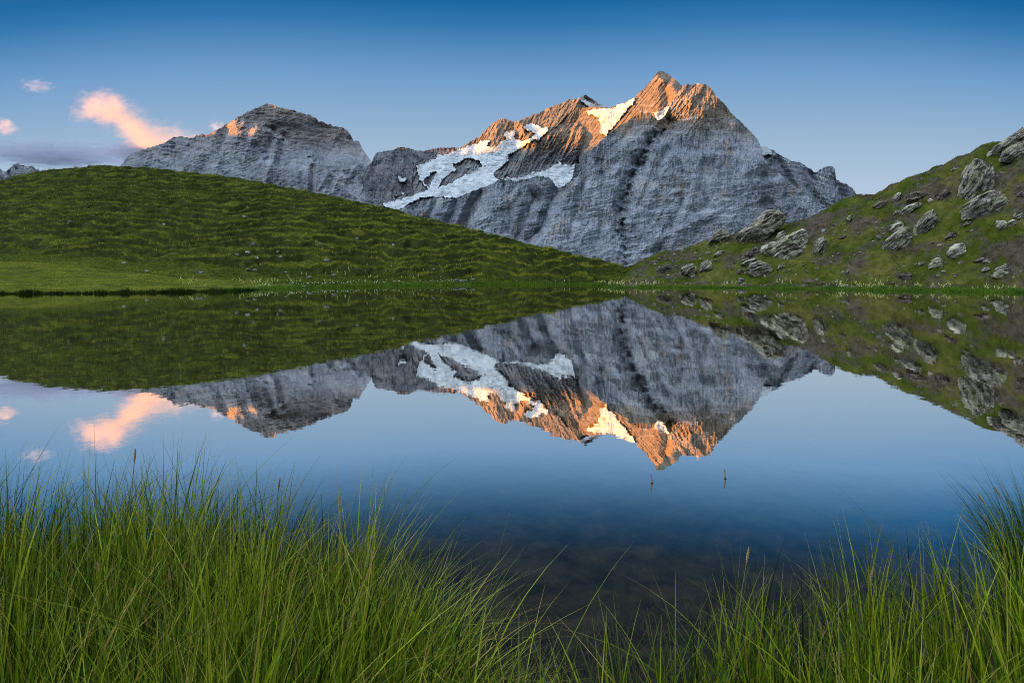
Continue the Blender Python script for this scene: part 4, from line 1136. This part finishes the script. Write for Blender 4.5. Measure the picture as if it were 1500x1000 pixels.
# ------------------------------------------------------------------ clouds
def cloud_mat(name, dens, col, seed, scale=2.2, cover=0.9, curve=None, aniso=0.2):
    m = bpy.data.materials.new(name); m.use_nodes = True; nt = m.node_tree
    nt.nodes.remove(nt.nodes['Principled BSDF']); out = nt.nodes['Material Output']
    co = obj_coord(nt)
    sp = nt.nodes.new('ShaderNodeSeparateXYZ'); nt.links.new(co, sp.inputs[0])
    x, y, z = (X(nt, sp.outputs[i]) for i in range(3))
    ofs = nt.nodes.new('ShaderNodeVectorMath'); ofs.operation = 'ADD'; nt.links.new(co, ofs.inputs[0]); ofs.inputs[1].default_value = (seed*3.1, seed*1.7, seed*2.3)
    n = noise(nt, ofs.outputs[0], scale, 8, 0.68, 0.2)
    if curve:                       # centre line z = f(x) and half width g(x) of a trailing plume, as ramps over x
        xx = x*0.5+0.5
        zc = X(nt, ramp(nt, xx, [(p, (v*.5+.5,)*3) for p, v, _ in curve]))*2.0-1.0
        wd = X(nt, ramp(nt, xx, [(p, (g,)*3) for p, _, g in curve]))
        q = ((z-zc)/wd).pw(2.0) + (y*y_s(nt, 1.1)).pw(2.0) + (x*0.98).pw(8.0)
    else: q = x.pw(2.0) + y.pw(2.0) + z.pw(2.0)
    f = (q.pw(0.5)*-1.0 + cover + (n-0.5)*4.2)
    f = (f*1.1).clamp()
    v = nt.nodes.new('ShaderNodeVolumePrincipled')
    v.inputs['Color'].default_value = (*col, 1); v.inputs['Anisotropy'].default_value = aniso
    nt.links.new((f*dens).v, v.inputs['Density'])
    nt.links.new(v.outputs[0], out.inputs['Volume'])
    return m


def y_s(nt, k): return k


def cloud(px, py, wpx, hpx, D, mat, label, thick=0.7):
    import bmesh
    bm_ = bmesh.new()
    bmesh.ops.create_icosphere(bm_, subdivisions=3, radius=1.0) if 'box' not in mat.name else bmesh.ops.create_cube(bm_, size=2.0)
    me = bpy.data.meshes.new('cloud'); bm_.to_mesh(me); bm_.free(); me.materials.append(mat)
    o = bpy.data.objects.new('cloud', me); C.objects.link(o)
    o.location = ((px-750)/F*D, D, H+(HY-py)/F*D)
    o.scale = (wpx/2/F*D, wpx/2/F*D*thick, hpx/2/F*D)
    return tag(o, label, 'cloud')


CD = 11000
cloud(206, 184, 186, 104, CD, cloud_mat('plume_box', 0.0030, (.86, .74, .66), 2, 4.2, 1.0, [(0.0, 0.2, 0.25), (0.12, 0.55, 0.36), (0.28, 0.45, 0.50), (0.45, -0.05, 0.58), (0.62, -0.50, 0.52), (1.0, -0.55, 0.38)]), 'tall pink plume of cloud sweeping down to the broad grey mountain', 0.35)
cloud(80, 226, 270, 36, CD+1500, cloud_mat('band_haze', 0.011, (.58, .60, .72), 5, 5.0, 0.8), 'low violet bank of cloud lying behind the green hill top', 0.6)
cloud(235, 222, 170, 34, CD+1200, cloud_mat('band_low', 0.013, (.62, .60, .70), 21, 4.0, 1.05), 'greyish violet foot of the pink plume, low over the green hill top', 0.5)
cloud(4, 186, 52, 30, CD, cloud_mat('puff_edge', 0.006, (.84, .76, .75), 8, 1.8, 0.7), 'pink puff of cloud cut by the left edge of the frame')
cloud(55, 126, 56, 26, CD, cloud_mat('wisp_high', 0.0016, (.90, .88, .88), 11, 2.6, 0.7), 'thin pale wisp highest in the left sky')
cloud(316, 185, 30, 26, CD, cloud_mat('puff_small', 0.006, (.97, .95, .94), 14, 1.6, 0.6), 'small pink puff touching the left ridge of the broad grey mountain')
